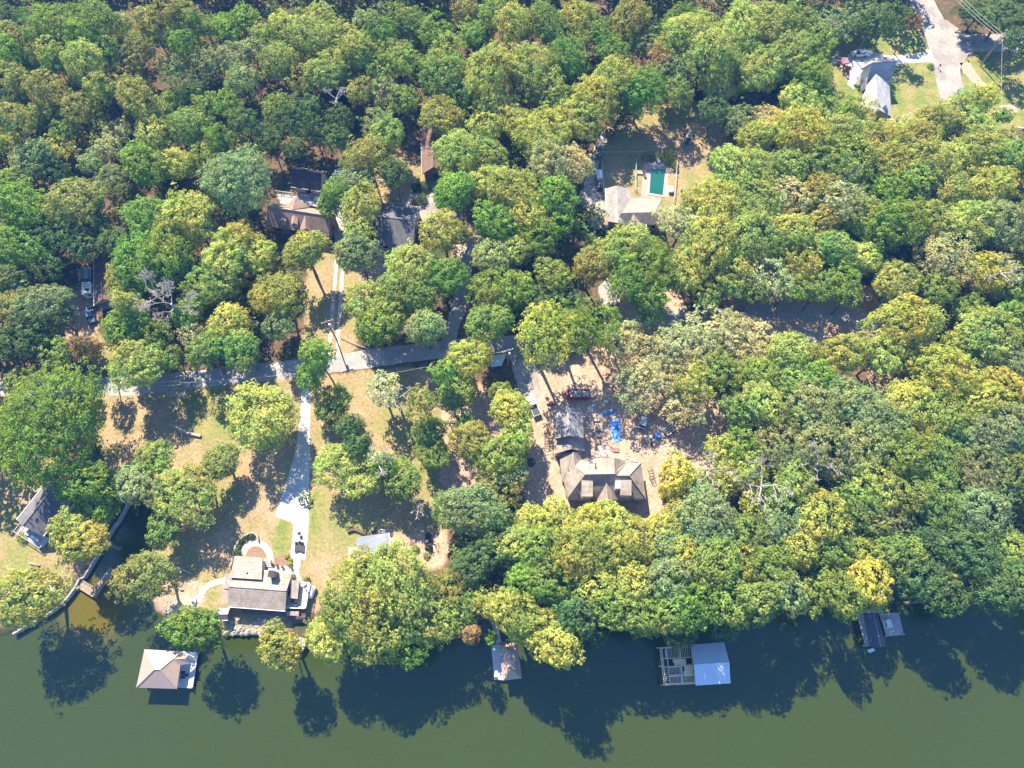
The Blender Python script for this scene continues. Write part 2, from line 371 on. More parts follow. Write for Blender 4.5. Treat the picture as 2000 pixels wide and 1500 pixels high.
ground = grid_obj('ground', X, Y, Z, ground_mat())
ca = ground.data.color_attributes.new('zone', 'FLOAT_COLOR', 'POINT')
ca.data.foreach_set('color', np.stack([zl.ravel(), zg.ravel(), zd.ravel(), np.ones(zl.size)], 1).astype(np.float32).ravel())

def water_mat():
    m = bpy.data.materials.new('lake_water'); m.use_nodes = True; t = m.node_tree; n = t.nodes; l = t.links; b = n['Principled BSDF']
    b.inputs['Roughness'].default_value = .18; b.inputs['IOR'].default_value = 1.36; b.inputs['Specular IOR Level'].default_value = .8
    geo = n.new('ShaderNodeNewGeometry')
    ns = n.new('ShaderNodeTexNoise'); ns.inputs['Scale'].default_value = .03; ns.inputs['Detail'].default_value = 3; l.new(geo.outputs['Position'], ns.inputs['Vector'])
    mx = n.new('ShaderNodeMix'); mx.data_type = 'RGBA'; l.new(ns.outputs['Fac'], mx.inputs['Factor']); mx.inputs[6].default_value = (.0275,.0365,.003,1); mx.inputs[7].default_value = (.0275,.0415,.004,1)
    # shallow, algae-tinted water by the small timber dock
    c = G(180, 1192); mp = n.new('ShaderNodeVectorMath'); mp.operation = 'DISTANCE'; l.new(geo.outputs['Position'], mp.inputs[0]); mp.inputs[1].default_value = (c.x, c.y, WATER_Z)
    r = n.new('ShaderNodeMapRange'); l.new(mp.outputs['Value'], r.inputs[0]); r.inputs[1].default_value = 4; r.inputs[2].default_value = 9; r.inputs[3].default_value = 1; r.inputs[4].default_value = 0
    m2 = n.new('ShaderNodeMix'); m2.data_type = 'RGBA'; l.new(r.outputs[0], m2.inputs['Factor']); l.new(mx.outputs[2], m2.inputs[6]); m2.inputs[7].default_value = (.085,.070,.008,1)
    n3 = n.new('ShaderNodeTexNoise'); n3.inputs['Scale'].default_value = 2.2; n3.inputs['Detail'].default_value = 5; n3.inputs['Roughness'].default_value = .8; l.new(geo.outputs['Position'], n3.inputs['Vector'])
    r3 = n.new('ShaderNodeMapRange'); l.new(n3.outputs['Fac'], r3.inputs[0]); r3.inputs[1].default_value = .3; r3.inputs[2].default_value = .7; r3.inputs[3].default_value = .82; r3.inputs[4].default_value = 1.18
    s3 = n.new('ShaderNodeVectorMath'); s3.operation = 'SCALE'; l.new(m2.outputs[2], s3.inputs[0]); l.new(r3.outputs[0], s3.inputs['Scale']); l.new(s3.outputs[0], b.inputs['Base Color'])
    bp = n.new('ShaderNodeBump'); bp.inputs['Strength'].default_value = .25; bp.inputs['Distance'].default_value = .06
    n2 = n.new('ShaderNodeTexNoise'); n2.inputs['Scale'].default_value = 1.6; n2.inputs['Detail'].default_value = 4; l.new(geo.outputs['Position'], n2.inputs['Vector'])
    l.new(n2.outputs['Fac'], bp.inputs['Height']); l.new(bp.outputs[0], b.inputs['Normal'])
    return m
structure('lake_water', MB().add([(-3000,-3000,WATER_Z),(3000,-3000,WATER_Z),(3000,70,WATER_Z),(-3000,70,WATER_Z)], [(0,1,2,3)]), water_mat())

def smooth_line(pts, n=6):
    out = []; P = [pts[0]]+list(pts)+[pts[-1]]
    for i in range(1, len(P)-2):
        for k in range(n):
            t = k/n; a, b, c, d = [np.array(P[i+j]) for j in (-1, 0, 1, 2)]
            out.append(.5*((2*b)+(c-a)*t+(2*a-5*b+4*c-d)*t*t+(3*b-a-3*c+d)*t**3))
    out.append(np.array(pts[-1])); return out
def ribbon(pts, width, z, ragged=0.0):
    L = smooth_line([tuple(G(x, y)[:2]) for x, y in pts]); vs = []; fs = []
    for i, p in enumerate(L):
        d = L[min(i+1, len(L)-1)]-L[max(i-1, 0)]; d = d/(np.linalg.norm(d)+1e-9); nrm = np.array([-d[1], d[0]])
        w_ = width/2+random.uniform(-ragged, ragged); w2 = width/2+random.uniform(-ragged, ragged)
        vs += [(*(p+nrm*w_), z), (*(p-nrm*w2), z)]
        if i: k = 2*i; fs.append((k-2, k-1, k+1, k))
    return MB().add(vs, fs)
def sheet(s, z, ragged=0.0, h=0.0):
    pts = [G(x, y, h) for x, y in ppx(s)]
    if ragged:
        q = []
        for i, p in enumerate(pts):
            r = pts[(i+1)%len(pts)]; k = max(1, int((r-p).length/1.2))
            for j in range(k):
                m_ = p.lerp(r, j/k); q.append(Vector((m_.x+random.uniform(-ragged, ragged), m_.y+random.uniform(-ragged, ragged), 0)))
        pts = q
    return MB().add([(p.x, p.y, z) for p in pts], [tuple(range(len(pts)))])
haze_box()
structure('lane', ribbon(ppx('-160,752 60,757 150,755 235,755 340,746 450,733 560,722 650,710 760,695 870,682 960,674 1040,668 1120,655 1220,640 1330,622 1450,612 1550,608 1650,618 1720,640 1790,672 1860,690 2000,700 2200,700'), 4.4, .012, .16), M['asphalt'])
structure('driveway_to_building_site', ribbon(ppx('1000,672 1020,700 1030,745 1045,790'), 5.2, .016, .3), M['gravel'])
structure('driveway_beside_gravel_court', ribbon(ppx('872,688 880,650 895,600 905,540 915,470'), 3.4, .016, .25), M['gravel'])
structure('gravel_court', sheet('780,392 830,360 880,345 900,370 905,440 880,470 800,440 770,420', .020, .2), M['gravel'])
structure('concrete_court', sheet('652,332 690,318 725,330 712,395 690,440 680,480 655,486 652,440 640,400', .020, .1), M['concrete_old'])
structure('wheel_track', ribbon(ppx('658,486 655,540 650,600 646,650 643,694'), .85, .020, .06), M['track'])
structure('wheel_track', ribbon(ppx('671,486 668,540 664,600 660,650 661,694'), .85, .020, .06), M['track'])
structure('concrete_driveway', sheet('597,726 607,730 606,812 605,900 603,980 602,1040 596,1093 566,1090 571,1055 573,1022 537,1008 550,968 563,930 577,882 586,812 590,760', .016), M['concrete'])
structure('county_road', ribbon(ppx('1760,-90 1795,-10 1822,45 1838,90 1850,140 1862,190 1880,240'), 7.0, .012, .12), M['gravel'])
structure('road_junction_apron', sheet('1822,30 1850,40 1893,72 1918,95 1890,108 1877,130 1870,160 1840,130', .016, .15), M['gravel'])
structure('side_road', ribbon(ppx('1885,84 1930,84 2010,84 2150,84'), 6.6, .008, .08), M['asphalt'])
structure('white_driveway', sheet('1655,106 1690,98 1712,103 1735,109 1775,107 1808,101 1809,96 1818,96 1826,124 1812,121 1770,124 1742,128 1738,140 1700,150 1672,160 1668,175 1655,165 1660,140', .020), M['concrete'])
structure('clay_path', ribbon(ppx('1884,122 1893,140 1908,158 1925,180'), 3.0, .016, .2), M['clay'])
structure('paved_pad', sheet('1952,206 1982,203 1988,219 1958,222', .020), M['clay'])
structure('patio_by_grey_house', sheet('1674,196 1698,196 1708,232 1704,256 1684,240', .020, .2), M['concrete'])
structure('parking_by_pool_house', sheet('1135,372 1165,352 1182,400 1186,440 1160,450 1130,420', .020, .2), M['gravel'])
structure('path_by_pool', ribbon(ppx('1150,365 1158,330 1165,300 1180,270 1195,250'), 2.4, .012, .2), M['concrete_old'])
structure('driveway_by_bend', sheet('1540,640 1610,645 1620,690 1605,690 1570,668', .016, .25), M['gravel'])
structure('driveway_beside_lane', sheet('1168,560 1188,540 1205,560 1200,600 1178,610', .016, .2), M['concrete_old'])
structure('concrete_pad', sheet('680,1069 700,1068 700,1104 682,1102', .020), M['concrete_old'])
structure('curved_path', ribbon(ppx('438,1134 420,1138 404,1146 394,1160 388,1176'), 1.1, .020), M['concrete'])
structure('curved_garden_path', ribbon([(473.2,1083),(479,1072),(487,1063.5),(502.3,1060.4),(517,1067),(525.5,1080),(528,1092),(528.5,1104)], 1.25, .020), M['concrete'])
structure('entrance_patio', sheet('525,1105 569,1105 569,1118 524,1116', .024), M['concrete'])
structure('entrance_path', ribbon(ppx('578,1088 580,1100 577,1112 578,1124 583,1136'), 1.5, .028), M['concrete'])
structure('garden_bed', sheet('480,1086 485,1075 494,1068 504,1067 514,1072 519,1082 518,1090', .012), M['mulch'])
structure('garden_bed', sheet('536,1089 564,1081 570,1092 571,1106 537,1104', .012), M['mulch'])
# ------------------------------------------------------------------ buildings
def xy(v): return Vector((v[0], v[1]))
def inset_poly(pts, d):
    n = len(pts); area = sum(pts[i][0]*pts[(i+1)%n][1]-pts[(i+1)%n][0]*pts[i][1] for i in range(n))
    s = 1 if area > 0 else -1; out = []
    for i in range(n):
        p0, p, p1 = Vector(pts[i-1]), Vector(pts[i]), Vector(pts[(i+1)%n])
        e0 = (p-p0).normalized(); e1 = (p1-p).normalized()
        n0 = Vector((-e0.y, e0.x))*s; n1 = Vector((-e1.y, e1.x))*s
        b = n0+n1; b = b/(max(.35, 1+n0.dot(n1))); out.append(tuple(p+b*d))
    return out
def add_windows(root, wall, pts, z1, m_frame, every=3.4, size=(1.1, 1.2), sill=1.0, skip=()):
    """windows with frame and pane on each wall side long enough"""
    n = len(pts); area = sum(pts[i][0]*pts[(i+1)%n][1]-pts[(i+1)%n][0]*pts[i][1] for i in range(n)); s = 1 if area > 0 else -1
    for i in range(n):
        if i in skip: continue
        a, b = Vector(pts[i]), Vector(pts[(i+1)%n]); L = (b-a).length
        k = int(L/every)
        if k < 1 or z1 < 2: continue
        d = (b-a).normalized(); nr = Vector((d.y, -d.x))*s; rz = math.atan2(d.y, d.x)
        for j in range(min(k, 4)):
            p = a+d*L*(j+.5)/min(k, 4)+nr*.03
            f = MB().box(p.x, p.y, sill+size[1]/2, size[0]+.2, .08, size[1]+.2, rz)
            win = part('window', f, m_frame, root)
            q = p+nr*.045; part('pane', MB().box(q.x, q.y, sill+size[1]/2, size[0], .03, size[1], rz), M['glass'], win)
def gable(label, P0, P1, P2c, eh, rh, roof, wallm, name='house', cat='house', hip=0.0, walls=True, wall_in=.5, root=None, base=0.0, windows=True, trim='white', rect=True, ridge_shift=0.5, group=None, chim=None):
    """P0-P1 long eave, P1-P2c gable side; all photo pixels at eave height (or world vectors)"""
    w3 = lambda p: p.copy() if isinstance(p, Vector) else G(p[0], p[1], eh)
    A, B, Dp = w3(P0), w3(P1), w3(P2c); A.z = B.z = Dp.z = eh
    u = (B-A).normalized(); nn = Vector((-u.y, u.x, 0)); wd = (Dp-B).dot(nn)
    if wd < 0: nn = -nn; wd = -wd
    A2, B2 = A+nn*wd, B+nn*wd; up = Vector((0,0,rh-eh))
    R0 = A+nn*wd*ridge_shift+up+u*hip; R1 = B+nn*wd*ridge_shift+up-u*hip
    cen = (A+B+A2+B2)/4
    if root is None: root = thing(name, label, cat, (cen.x, cen.y, base), group=group)
    vs = [A, B, B2, A2, R0, R1]
    fs = [(0,1,5,4), (2,3,4,5)]
    if hip: fs += [(1,2,5), (3,0,4)]
    part('roof', MB().slab(vs, fs, .2), roof, root)
    rc = MB().tube([R0+Vector((0,0,.03)), R1+Vector((0,0,.03))], .09, 5)
    if hip:
        for a_, b_ in ((R0, A), (R0, A2), (R1, B), (R1, B2)): rc.tube([a_+Vector((0,0,.03)), b_+Vector((0,0,.03))], .07, 5)
    part('ridge_cap', rc, roof, root)
    for a_, b_, s_ in ((A, B, -1), (A2, B2, 1)):
        o_ = nn*s_*.06-Vector((0,0,.10)); part('gutter', MB().beam(a_+o_, b_+o_, .12, .14), M[trim], root)
    if walls:
        q = inset_poly([xy(A), xy(B), xy(B2), xy(A2)], wall_in); n = 4; zt = eh+(rh-eh)*min(1, wall_in/max(.1, wd/2))-.22
        mb = MB(); vs = [(p[0],p[1],base) for p in q]+[(p[0],p[1],zt) for p in q]; fs = [(i,(i+1)%4,4+(i+1)%4,4+i) for i in range(4)]
        if not hip:
            g1 = (Vector(q[1])+Vector(q[2]))/2; g0 = (Vector(q[0])+Vector(q[3]))/2
            vs += [(g1.x, g1.y, rh-.25), (g0.x, g0.y, rh-.25)]; fs += [(5,6,8), (7,4,9)]
        mb.add(vs, fs); wl = part('wall', mb, wallm, root)
        if windows:
            add_windows(root, wl, q, eh-base, M[trim])
            d_ = (Vector(q[1])-Vector(q[0])).normalized(); p = Vector(q[0])+d_*((Vector(q[1])-Vector(q[0])).length*.5); o_ = Vector((nn.x, nn.y))*-.04; rz = math.atan2(d_.y, d_.x)
            if (Vector(q[1])-Vector(q[0])).length > 6:
                dr = part('door', MB().box(p.x+o_.x, p.y+o_.y, base+1.05, .95, .08, 2.1, rz), M['wall_wood'], root)
                part('handle', MB().box(p.x+o_.x*2.6+d_.x*.35, p.y+o_.y*2.6+d_.y*.35, base+1.0, .12, .08, .06, rz), M['rim'], dr)
    return root, dict(A=A, B=B, A2=A2, B2=B2, R0=R0, R1=R1, nn=nn, u=u, c=cen)
def roof_piece(root, V, F, m, t=.18, name='roof'):
    vs = [v if isinstance(v, Vector) else G(*v) for v in V]
    return part(name, MB().slab(vs, F, t), m, root)
def wall_ring(root, pts, z0, z1, m, inset=.45, windows=True, name='wall', trim='white'):
    q = inset_poly([tuple(p[:2]) for p in pts], inset); n = len(q)
    if not hasattr(z1, '__len__'): z1 = [z1]*n
    mb = MB().add([(p[0],p[1],z0) for p in q]+[(p[0],p[1],z1[i]) for i, p in enumerate(q)], [(i,(i+1)%n,n+(i+1)%n,n+i) for i in range(n)])
    wl = part(name, mb, m, root)
    if windows: add_windows(root, wl, q, min(z1), M[trim])
    return q
def planks(root, quad, z, n, m, th=.06, gap=.03, name='plank'):
    """quad of four places: boards run from edge 0-1 to edge 3-2"""
    a, b, c, d = [Vector(q) for q in quad]
    for i in range(n):
        t0 = i/n; t1 = (i+1)/n-gap/max(.3, (b-a).length)*1.0
        p = [a.lerp(b, t0), a.lerp(b, t1), d.lerp(c, t1), d.lerp(c, t0)]
        dz = random.uniform(-.008, .008)
        part(name, MB().prism([(q.x, q.y) for q in p], z-th+dz, z+dz), m, root)
def rail(root, line, z, h=.95, m=None, posts=1.8, name='railing', r=.05):
    m = m or M['white']; mb = MB()
    for a, b in zip(line[:-1], line[1:]):
        a, b = Vector((a[0], a[1], 0)), Vector((b[0], b[1], 0)); L = (b-a).length; k = max(1, int(L/posts))
        mb.beam(a+Vector((0,0,z+h)), b+Vector((0,0,z+h)), .12, .06); mb.beam(a+Vector((0,0,z+.15)), b+Vector((0,0,z+.15)), .06, .05)
        for j in range(k+1):
            p = a.lerp(b, j/k); mb.box(p.x, p.y, z+h/2, .1, .1, h)
        for j in range(int(L/.35)):
            p = a.lerp(b, (j+.5)/max(1, int(L/.35))); mb.box(p.x, p.y, z+h/2, .035, .035, h-.1)
    return part(name, mb, m, root)
def z1px(s, ox, oy, k):
    return [(ox+a/k, oy+b/k) for a, b in ppx(s)]

# dark-roofed garage with a timber deck beside the brown house
garage, g = gable('dark-roofed garage in deep tree shade above the brown dormered house', (569,364.5), (627,373.5), G(647,337,3.2), 3.2, 6.4, M['roof_dark'], M['wall_grey'], 'garage', 'garage', trim='metal_dark')
# brown house with dormers
bh, g = gable('brown shingled house with small dormers, beside the concrete court', (521,440), (642.8,459), G(653.6,414,3.4), 3.4, 6.3, M['roof_brown'], M['wall_brick'], 'house', 'house', trim='wall_brick')
roof_piece(bh, [(570.8,409.5,6.35),(578,385,5.9),(557,400,3.5),(605,404,3.5)], [(0,2,1),(0,1,3)], M['roof_brown'])
p0, p1, p2 = G(557,400,3.4), G(605,404,3.4), G(578,385,5.7)
part('gable_wall', MB().prism([(p0.x+.5,p0.y-.3),(p2.x,p2.y-.7),(p1.x-.5,p1.y-.3)], 0, 3.3), M['wall_brick'], bh)
for cx, cy, wd in ((552,414,1.5), (574,420,1.5)):
    a = G(cx, cy, 6.0); mb = MB(); d = Vector((.06,-1,0)).normalized(); s_ = Vector((1,.06,0))*wd/2
    r0, r1 = a, a+d*2.2
    dm = part('dormer', MB().prism([tuple((r0-s_*.8)[:2]), tuple((r1-s_*.8)[:2]), tuple((r1+s_*.8)[:2]), tuple((r0+s_*.8)[:2])][::-1], 3.9, 5.2), M['wall_tan'], bh)
    part('roof', MB().slab([r0, r1, r1-s_-Vector((0,0,.75)), r0-s_-Vector((0,0,.75)), r1+s_-Vector((0,0,.75)), r0+s_-Vector((0,0,.75))], [(0,3,2,1),(0,1,4,5)], .12), M['roof_brown'], dm)
    q = r1+d*.05; part('pane', MB().box(q.x, q.y+.24, 4.55, .7, .1, .8), M['glass'], dm)
a = G(596,420,6.0); b = G(597,446,5.6)
roof_piece(bh, [a, b, G(583,452,3.7), G(612,456,3.7)], [(0,2,1),(0,1,3)], M['roof_brown'])
# the grey deck between garage and house
dk = thing('deck', 'weathered grey timber deck between the dark garage and the brown house', 'deck', tuple(G(590,390)))
Pn = [G(x, y, 1.0) for x, y in ppx('539,378 580,383 582,398 548,398')]
planks(dk, [Pn[0], Pn[3], Pn[2], Pn[1]], 1.0, 10, M['deck_grey'])
Pn = [G(x, y, 1.0) for x, y in ppx('582,377 627,378 622,404 582,398')]
planks(dk, [Pn[0], Pn[3], Pn[2], Pn[1]], 1.0, 13, M['deck_grey'])
part('frame', MB().prism([tuple(G(x, y, .9)[:2]) for x, y in ppx('541,379 625,379 620,402 550,397')][::-1], 0, .9), M['wall_wood'], dk)
rail(dk, [G(540,377,1), G(582,383,1), G(582,376,1)], 1.0, m=M['deck_grey']); rail(dk, [G(627,378,1), G(621,404,1)], 1.0, m=M['deck_grey'])
rail(dk, [G(590,386,1), G(609,388,1), G(611,378,1)], 1.0, m=M['deck_grey'])

# dark slate house under the trees
h2, g = gable('low house with dark slate-coloured roof, trees covering one corner', (729,476), (806,484), G(826,405,3.0), 3.0, 5.6, M['roof_slate'], M['wall_tan'], 'house', 'house', trim='metal_dark')
# long narrow brown roof
h3, g = gable('long narrow house with rusty brown roof along the dark lawn', (824,340), (822,252), G(870,250,3.0), 3.0, 5.4, M['roof_rust'], M['wall_wood'], 'house', 'house', trim='metal_dark')

# pool house
ph = thing('pool_house', 'grey-roofed house with a porch gable, just below the swimming pool', 'house', tuple(G(1235,415)))
V = [G(1184,368,3.1), G(1186,432,3.1), G(1205,362,4.3), G(1209,436,4.3), G(1231,369,3.1), G(1234,400,3.1), G(1222,440,3.1)]
roof_piece(ph, V, [(0,1,3,2), (2,3,6,5,4)], M['roof_grey'])
A, B = G(1198,441,3.0), G(1297,438,3.0); R0, R1 = G(1214,416,4.9), G(1279,414,4.9)
Cn = G(1234,386,3.0); Dn = G(1292,388,3.0)
roof_piece(ph, [A, B, R0, R1, Cn, Dn], [(0,1,3,2), (3,5,4,2), (1,5,3)], M['roof_taupe'])
roof_piece(ph, [G(1237.6,417.5,4.95), G(1240,448.5,4.5), G(1218.5,450,3.0), G(1262,450,3.0)], [(0,2,1), (0,1,3)], M['roof_taupe'])
wall_ring(ph, [G(1184,368,3.1), G(1231,369,3.1), G(1234,386,3.0), G(1292,388,3.0), G(1297,438,3.0), G(1234,440,3.0), G(1186,432,3.1)], 0, 2.9, M['wall_tan'])
for u_, v_ in ((G(1262,437.5,2.95), G(1297,437.5,2.95)), (G(1262,437.5,2.95), G(1262,450,2.95)), (G(1182.5,368,3.05), G(1184.5,410,3.05))):
    part('gutter', MB().beam(u_, v_, .2, .15), M['white'], ph)
for x, y in ((1221,448),(1240,450),(1260,448)):
    p = G(x, y, 2.8); part('porch_post', MB().box(p.x, p.y+.4, 1.35, .16, .16, 2.7), M['white'], ph)

# grey two-storey house by the county road
hf, g = gable('tall house with grey roof and pale gable wing, beside the white driveway', (1692,163), (1741,158), G(1754,128,3.2), 3.2, 7.6, M['roof_pale'], M['white'], 'house', 'house')
roof_piece(hf, [G(1711,144,6.9), G(1716,214,6.9), G(1691,168,3.2), G(1693,230,3.2), G(1737,164,3.2), G(1742,228,3.2)], [(0,2,3,1), (0,1,5,4)], M['roof_pale'])
q = [G(1693,168,3.0), G(1694,228,3.0), G(1740,226,3.0), G(1735,166,3.0)]; wall_ring(hf, q, 0, 2.9, M['white'], .3)
p = G(1716,213,0); e = inset_poly([tuple(a[:2]) for a in q], .3); part('gable_wall', MB().add([(e[1][0],e[1][1],2.9), (e[2][0],e[2][1],2.9), ((e[1][0]+e[2][0])/2,(e[1][1]+e[2][1])/2,6.7)], [(0,1,2)]), M['white'], hf)

# house hidden on the far left with a metal shed and a camper
hg, g = gable('brown-roofed house mostly hidden by trees, beside the white camper', (183.5,597), (183.5,507), G(232,507,3.0), 3.0, 4.9, M['roof_rust'], M['wall_tan'], 'house', 'house')
roof_piece(hg, [G(186,590,2.6), G(224,588,2.8), G(222,602,2.4), G(196,603,2.4)], [(0,3,2,1)], M['metal_grey'], name='porch_roof')
sh, g = gable('small pale metal shed above the white camper', (176,545), (176,523), G(155,523,2.3), 2.3, 3.0, M['metal_grey'], M['metal_grey'], 'metal_shed', 'shed', windows=False, wall_in=.15)
part('skylight_panel', MB().slab([g['A'].lerp(g['R0'], .3)+Vector((0,0,.03)), g['B'].lerp(g['R1'], .3)+Vector((0,0,.03)), g['B'].lerp(g['R1'], .95)+Vector((0,0,.03)), g['A'].lerp(g['R0'], .95)+Vector((0,0,.03))], [(0,1,2,3)], .03), M['galv'], sh)

# grey house on the left point
P0, P1, P2_ = G(100,930,3.0), G(32,1015,3.0), G(83,1048,3.0)
hh, g = gable('grey-roofed cottage with a narrow porch on the point beside the seawall', P1, P0, G(151,961,3.0), 3.0, 5.0, M['roof_slate'], M['wall_tan'], 'cottage', 'house', hip=0.0)  # darker slate tone stands in for the shade lying over this roof
n_ = (P1-P0).normalized(); q = [P1+n_*.1, P2_+n_*.1, P2_+n_*2.3, P1+n_*2.3]
pd = thing('porch_deck', 'narrow railed porch with small furniture, against the cottage on the point', 'porch', (q[0].x, q[0].y, 0))
planks(pd, [Vector((v.x, v.y, .5)) for v in q], .5, 6, M['deck_grey'])
rail(pd, [q[1], q[2], q[3], q[0]], .5, m=M['deck_grey'])
for t_ in (.35, .55, .72):
    c = q[0].lerp(q[1], t_)+n_*1.3; ch = part('bench', MB().box(c.x, c.y, .95, .9, .5, .08, math.atan2((q[1]-q[0]).y, (q[1]-q[0]).x)), M['white'], pd); part('leg', MB().box(c.x, c.y, .72, .7, .4, .4), M['deck_grey'], ch)

# lakeside house with courtyard
lh, g = gable('long taupe-roofed lakeside house at the foot of the concrete driveway', (445,1184.5), (557,1193), G(569,1118.7,3.2), 3.2, 4.7, M['roof_taupe'], M['wall_tan'], 'lakeside_house', 'house')
roof_piece(lh, [G(458.5,1085.7,3.3), G(512.5,1089,3.3), G(511,1132,4.6), G(449,1128,4.6)], [(0,3,2,1)], M['roof_taupe'])
q = [G(458.5,1085.7,3.3), G(512.5,1089,3.3), G(511,1128,3.3), G(449,1124,3.3)]; wall_ring(lh, q, 0, 3.05, M['wall_tan'], .4)
roof_piece(lh, [G(439,1120,3.0), G(454,1120.5,3.1), G(450,1150,3.1), G(434,1149.5,2.9)], [(0,3,2,1)], M['roof_grey'])
roof_piece(lh, [G(434,1151,2.7), G(450,1152,2.9), G(453,1178,2.8), G(431.5,1178.5,2.5)], [(0,3,2,1)], M['roof_taupe'])
wall_ring(lh, [G(435,1121,2.8), G(452,1121,2.8), G(452,1177,2.8), G(434,1177,2.8)], 0, 2.6, M['wall_tan'], .3)
roof_piece(lh, [G(567.6,1132.5,3.3), G(584.7,1134,2.9), G(581,1170,2.9), G(566.5,1168,3.3)], [(0,3,2,1)], M['roof_taupe'])
wall_ring(lh, [G(566,1133,3), G(584.7,1134,3), G(581,1169,3), G(563,1168,3)], 0, 2.75, M['wall_tan'], .3)
c = G(531,1121,5.4); part('chimney', MB().box(c.x, c.y, 4.4, 1.2, 1.1, 2.2, -.07), M['wall_brick'], lh)
part('chimney_cap', MB().box(c.x, c.y, 5.56, 1.35, 1.25, .12, -.07), M['roof_dark'], lh)
c = G(482,1117,4.3); part('roof_vent', MB().box(c.x, c.y, 4.45, .3, .3, .5), M['white'], lh)
ud = thing('upper_deck', 'grey raised deck with white railing at the end of the lakeside house', 'deck', tuple(G(590,1165)))
q = [G(585,1138,1.6), G(607,1138.5,1.6), G(597,1189,1.6), G(558,1187.5,1.6), G(566,1170,1.6), G(582,1172,1.6)]
part('floor', MB().prism([tuple(a[:2]) for a in q][::-1], 1.4, 1.6), M['deck_grey'], ud)
rail(ud, [q[0], q[1], q[2], q[3]], 1.6, m=M['white'], r=.08)
for x, y, k in ((596,1141,0), (600,1150,1), (572,1175,2), (579,1181,3)):
    c = G(x, y, 1.6); mb = MB(); mb.box(c.x, c.y, 2.05, .55, .55, .06); mb.box(c.x, c.y-.25, 2.35, .55, .06, .55)
    for dx in (-.22,.22):
        for dy in (-.22,.22): mb.box(c.x+dx, c.y+dy, 1.82, .05, .05, .44)
    single('patio_chair', mb, M['white'] if k < 2 else M['charcoal'], ['white patio chair in the upper corner of the railed deck','white patio chair second from the deck corner','dark patio chair under the roof edge on the raised deck','small dark patio chair in the middle of the raised deck'][k], 'chair')
ld = thing('lower_deck', 'dark plum stained lower deck along the lake side of the lakeside house', 'deck', tuple(G(560,1205)))
q = [G(470,1190,.7), G(557,1196,.7), G(557,1204,.7), G(471,1198,.7)]; planks(ld, [q[0], q[3], q[2], q[1]], .7, 5, M['deck_plum'])
q = [G(557,1192,.7), G(597,1192,.7), G(596,1216,.7), G(558,1213,.7)]; planks(ld, [q[0], q[3], q[2], q[1]], .7, 12, M['deck_plum'])
c = G(570,1200,1.0); part('awning', MB().slab([G(559,1194,2.2), G(584,1194,2.2), G(583,1203,2.0), G(559,1202,2.0)], [(0,3,2,1)], .1), M['roof_taupe'], ld)
q = [G(x, y, 1.4) for x, y in ppx('428,1190 447,1190 447,1211 427,1211')]
hs, g = gable('dark flat-roofed shed beside the lakeside house, towards the water', q[3], q[2], q[1], 2.0, 2.3, M['metal_dark'], M['wall_wood'], 'dark_shed', 'shed', windows=False, wall_in=.15)
# garden wall, steps, pots, bushes around the curved path
gw = thing('garden_wall', 'curved stone retaining wall holding dark bushes beside the curved garden path', 'wall', tuple(G(470,1065)))
L = smooth_line([tuple(G(x, y)[:2]) for x, y in ((451,1108),(456,1092),(461,1070),(472,1052),(485,1044),(495,1041),(503,1046),(506,1056))], 4)
for a_, b_ in zip(L[:-1], L[1:]):
    d_ = Vector(b_)-Vector(a_); m_ = (Vector(a_)+Vector(b_))/2; part('stone_block', MB().box(m_.x, m_.y, .35+random.uniform(-.03,.03), d_.length*.96, .38, .7, math.atan2(d_.y, d_.x)), M['stone'], gw)
st = thing('garden_steps', 'four pale concrete steps from the curved path to the entrance patio', 'steps', tuple(G(524,1100)))
for k in range(4):
    a_, b_ = G(517, 1094+k*3.6), G(531, 1096+k*3.4); m_ = (a_+b_)/2; part('step', MB().box(m_.x, m_.y, .10+.05*(3-k), (b_-a_).length, .40, .2+.1*(3-k), math.atan2(b_.y-a_.y, b_.x-a_.x)), M['concrete'], st)

# J: small shed by the wood stack
q = [G(696,1049,2.5), G(760,1040.5,2.8), G(764,1080,2.6), G(697,1080,2.3)]
js = thing('tool_shed', 'pale flat-roofed shed tucked under the yellow-green tree by the wood stack', 'shed', tuple(G(730,1065)))
part('roof', MB().slab(q, [(0,3,2,1)], .12), M['metal_grey'], js); wall_ring(js, q, 0, 2.2, M['wall_grey'], .35)  # blue-grey metal darkened so the pale roof carries its dapple shade
part('gutter', MB().beam(q[1], q[2], .15, .14), M['white'], js)

# roofs by the lane
cn = thing('metal_canopy', 'pale metal canopy roof at the lane edge, opposite the building-site entrance', 'canopy', tuple(G(969,704)))
q = [G(952,695,2.5), G(989,690.5,2.5), G(980,714,2.3), G(960,717,2.3)]; part('roof', MB().slab(q, [(0,3,2,1)], .08), M['galv'], cn)
for a_ in inset_poly([tuple(v[:2]) for v in q], .3): part('post', MB().box(a_[0], a_[1], 1.15, .1, .1, 2.3), M['galv'], cn)
pu, g = gable('small brown-roofed outbuilding half under the tree by the lane', (1102,686), (1133,684), G(1131,664,2.4), 2.4, 3.2, M['roof_rust'], M['wall_wood'], 'outbuilding', 'shed', wall_in=.2)
# far right corner roof and the roof under oaks
hk, g = gable('pale roof corner of a house at the right edge above the woods', (1988,272), (2040,278), G(2045,255,3.0), 3.0, 4.6, M['roof_grey'], M['white'], 'house', 'house')
hr, g = gable('pale shingled roof glimpsed between the grey-green oaks', (1650,812), (1740,815), G(1742,775,3.0), 3.0, 5.0, M['roof_grey'], M['wall_tan'], 'house', 'house')

# the large house under construction
big = thing('large_house', 'large many-gabled taupe-roofed house in the dirt building site', 'house', tuple(G(1180,930)))
Z5 = lambda x, y, h: G(1020+x/5.77, 740+y/5.77, h)
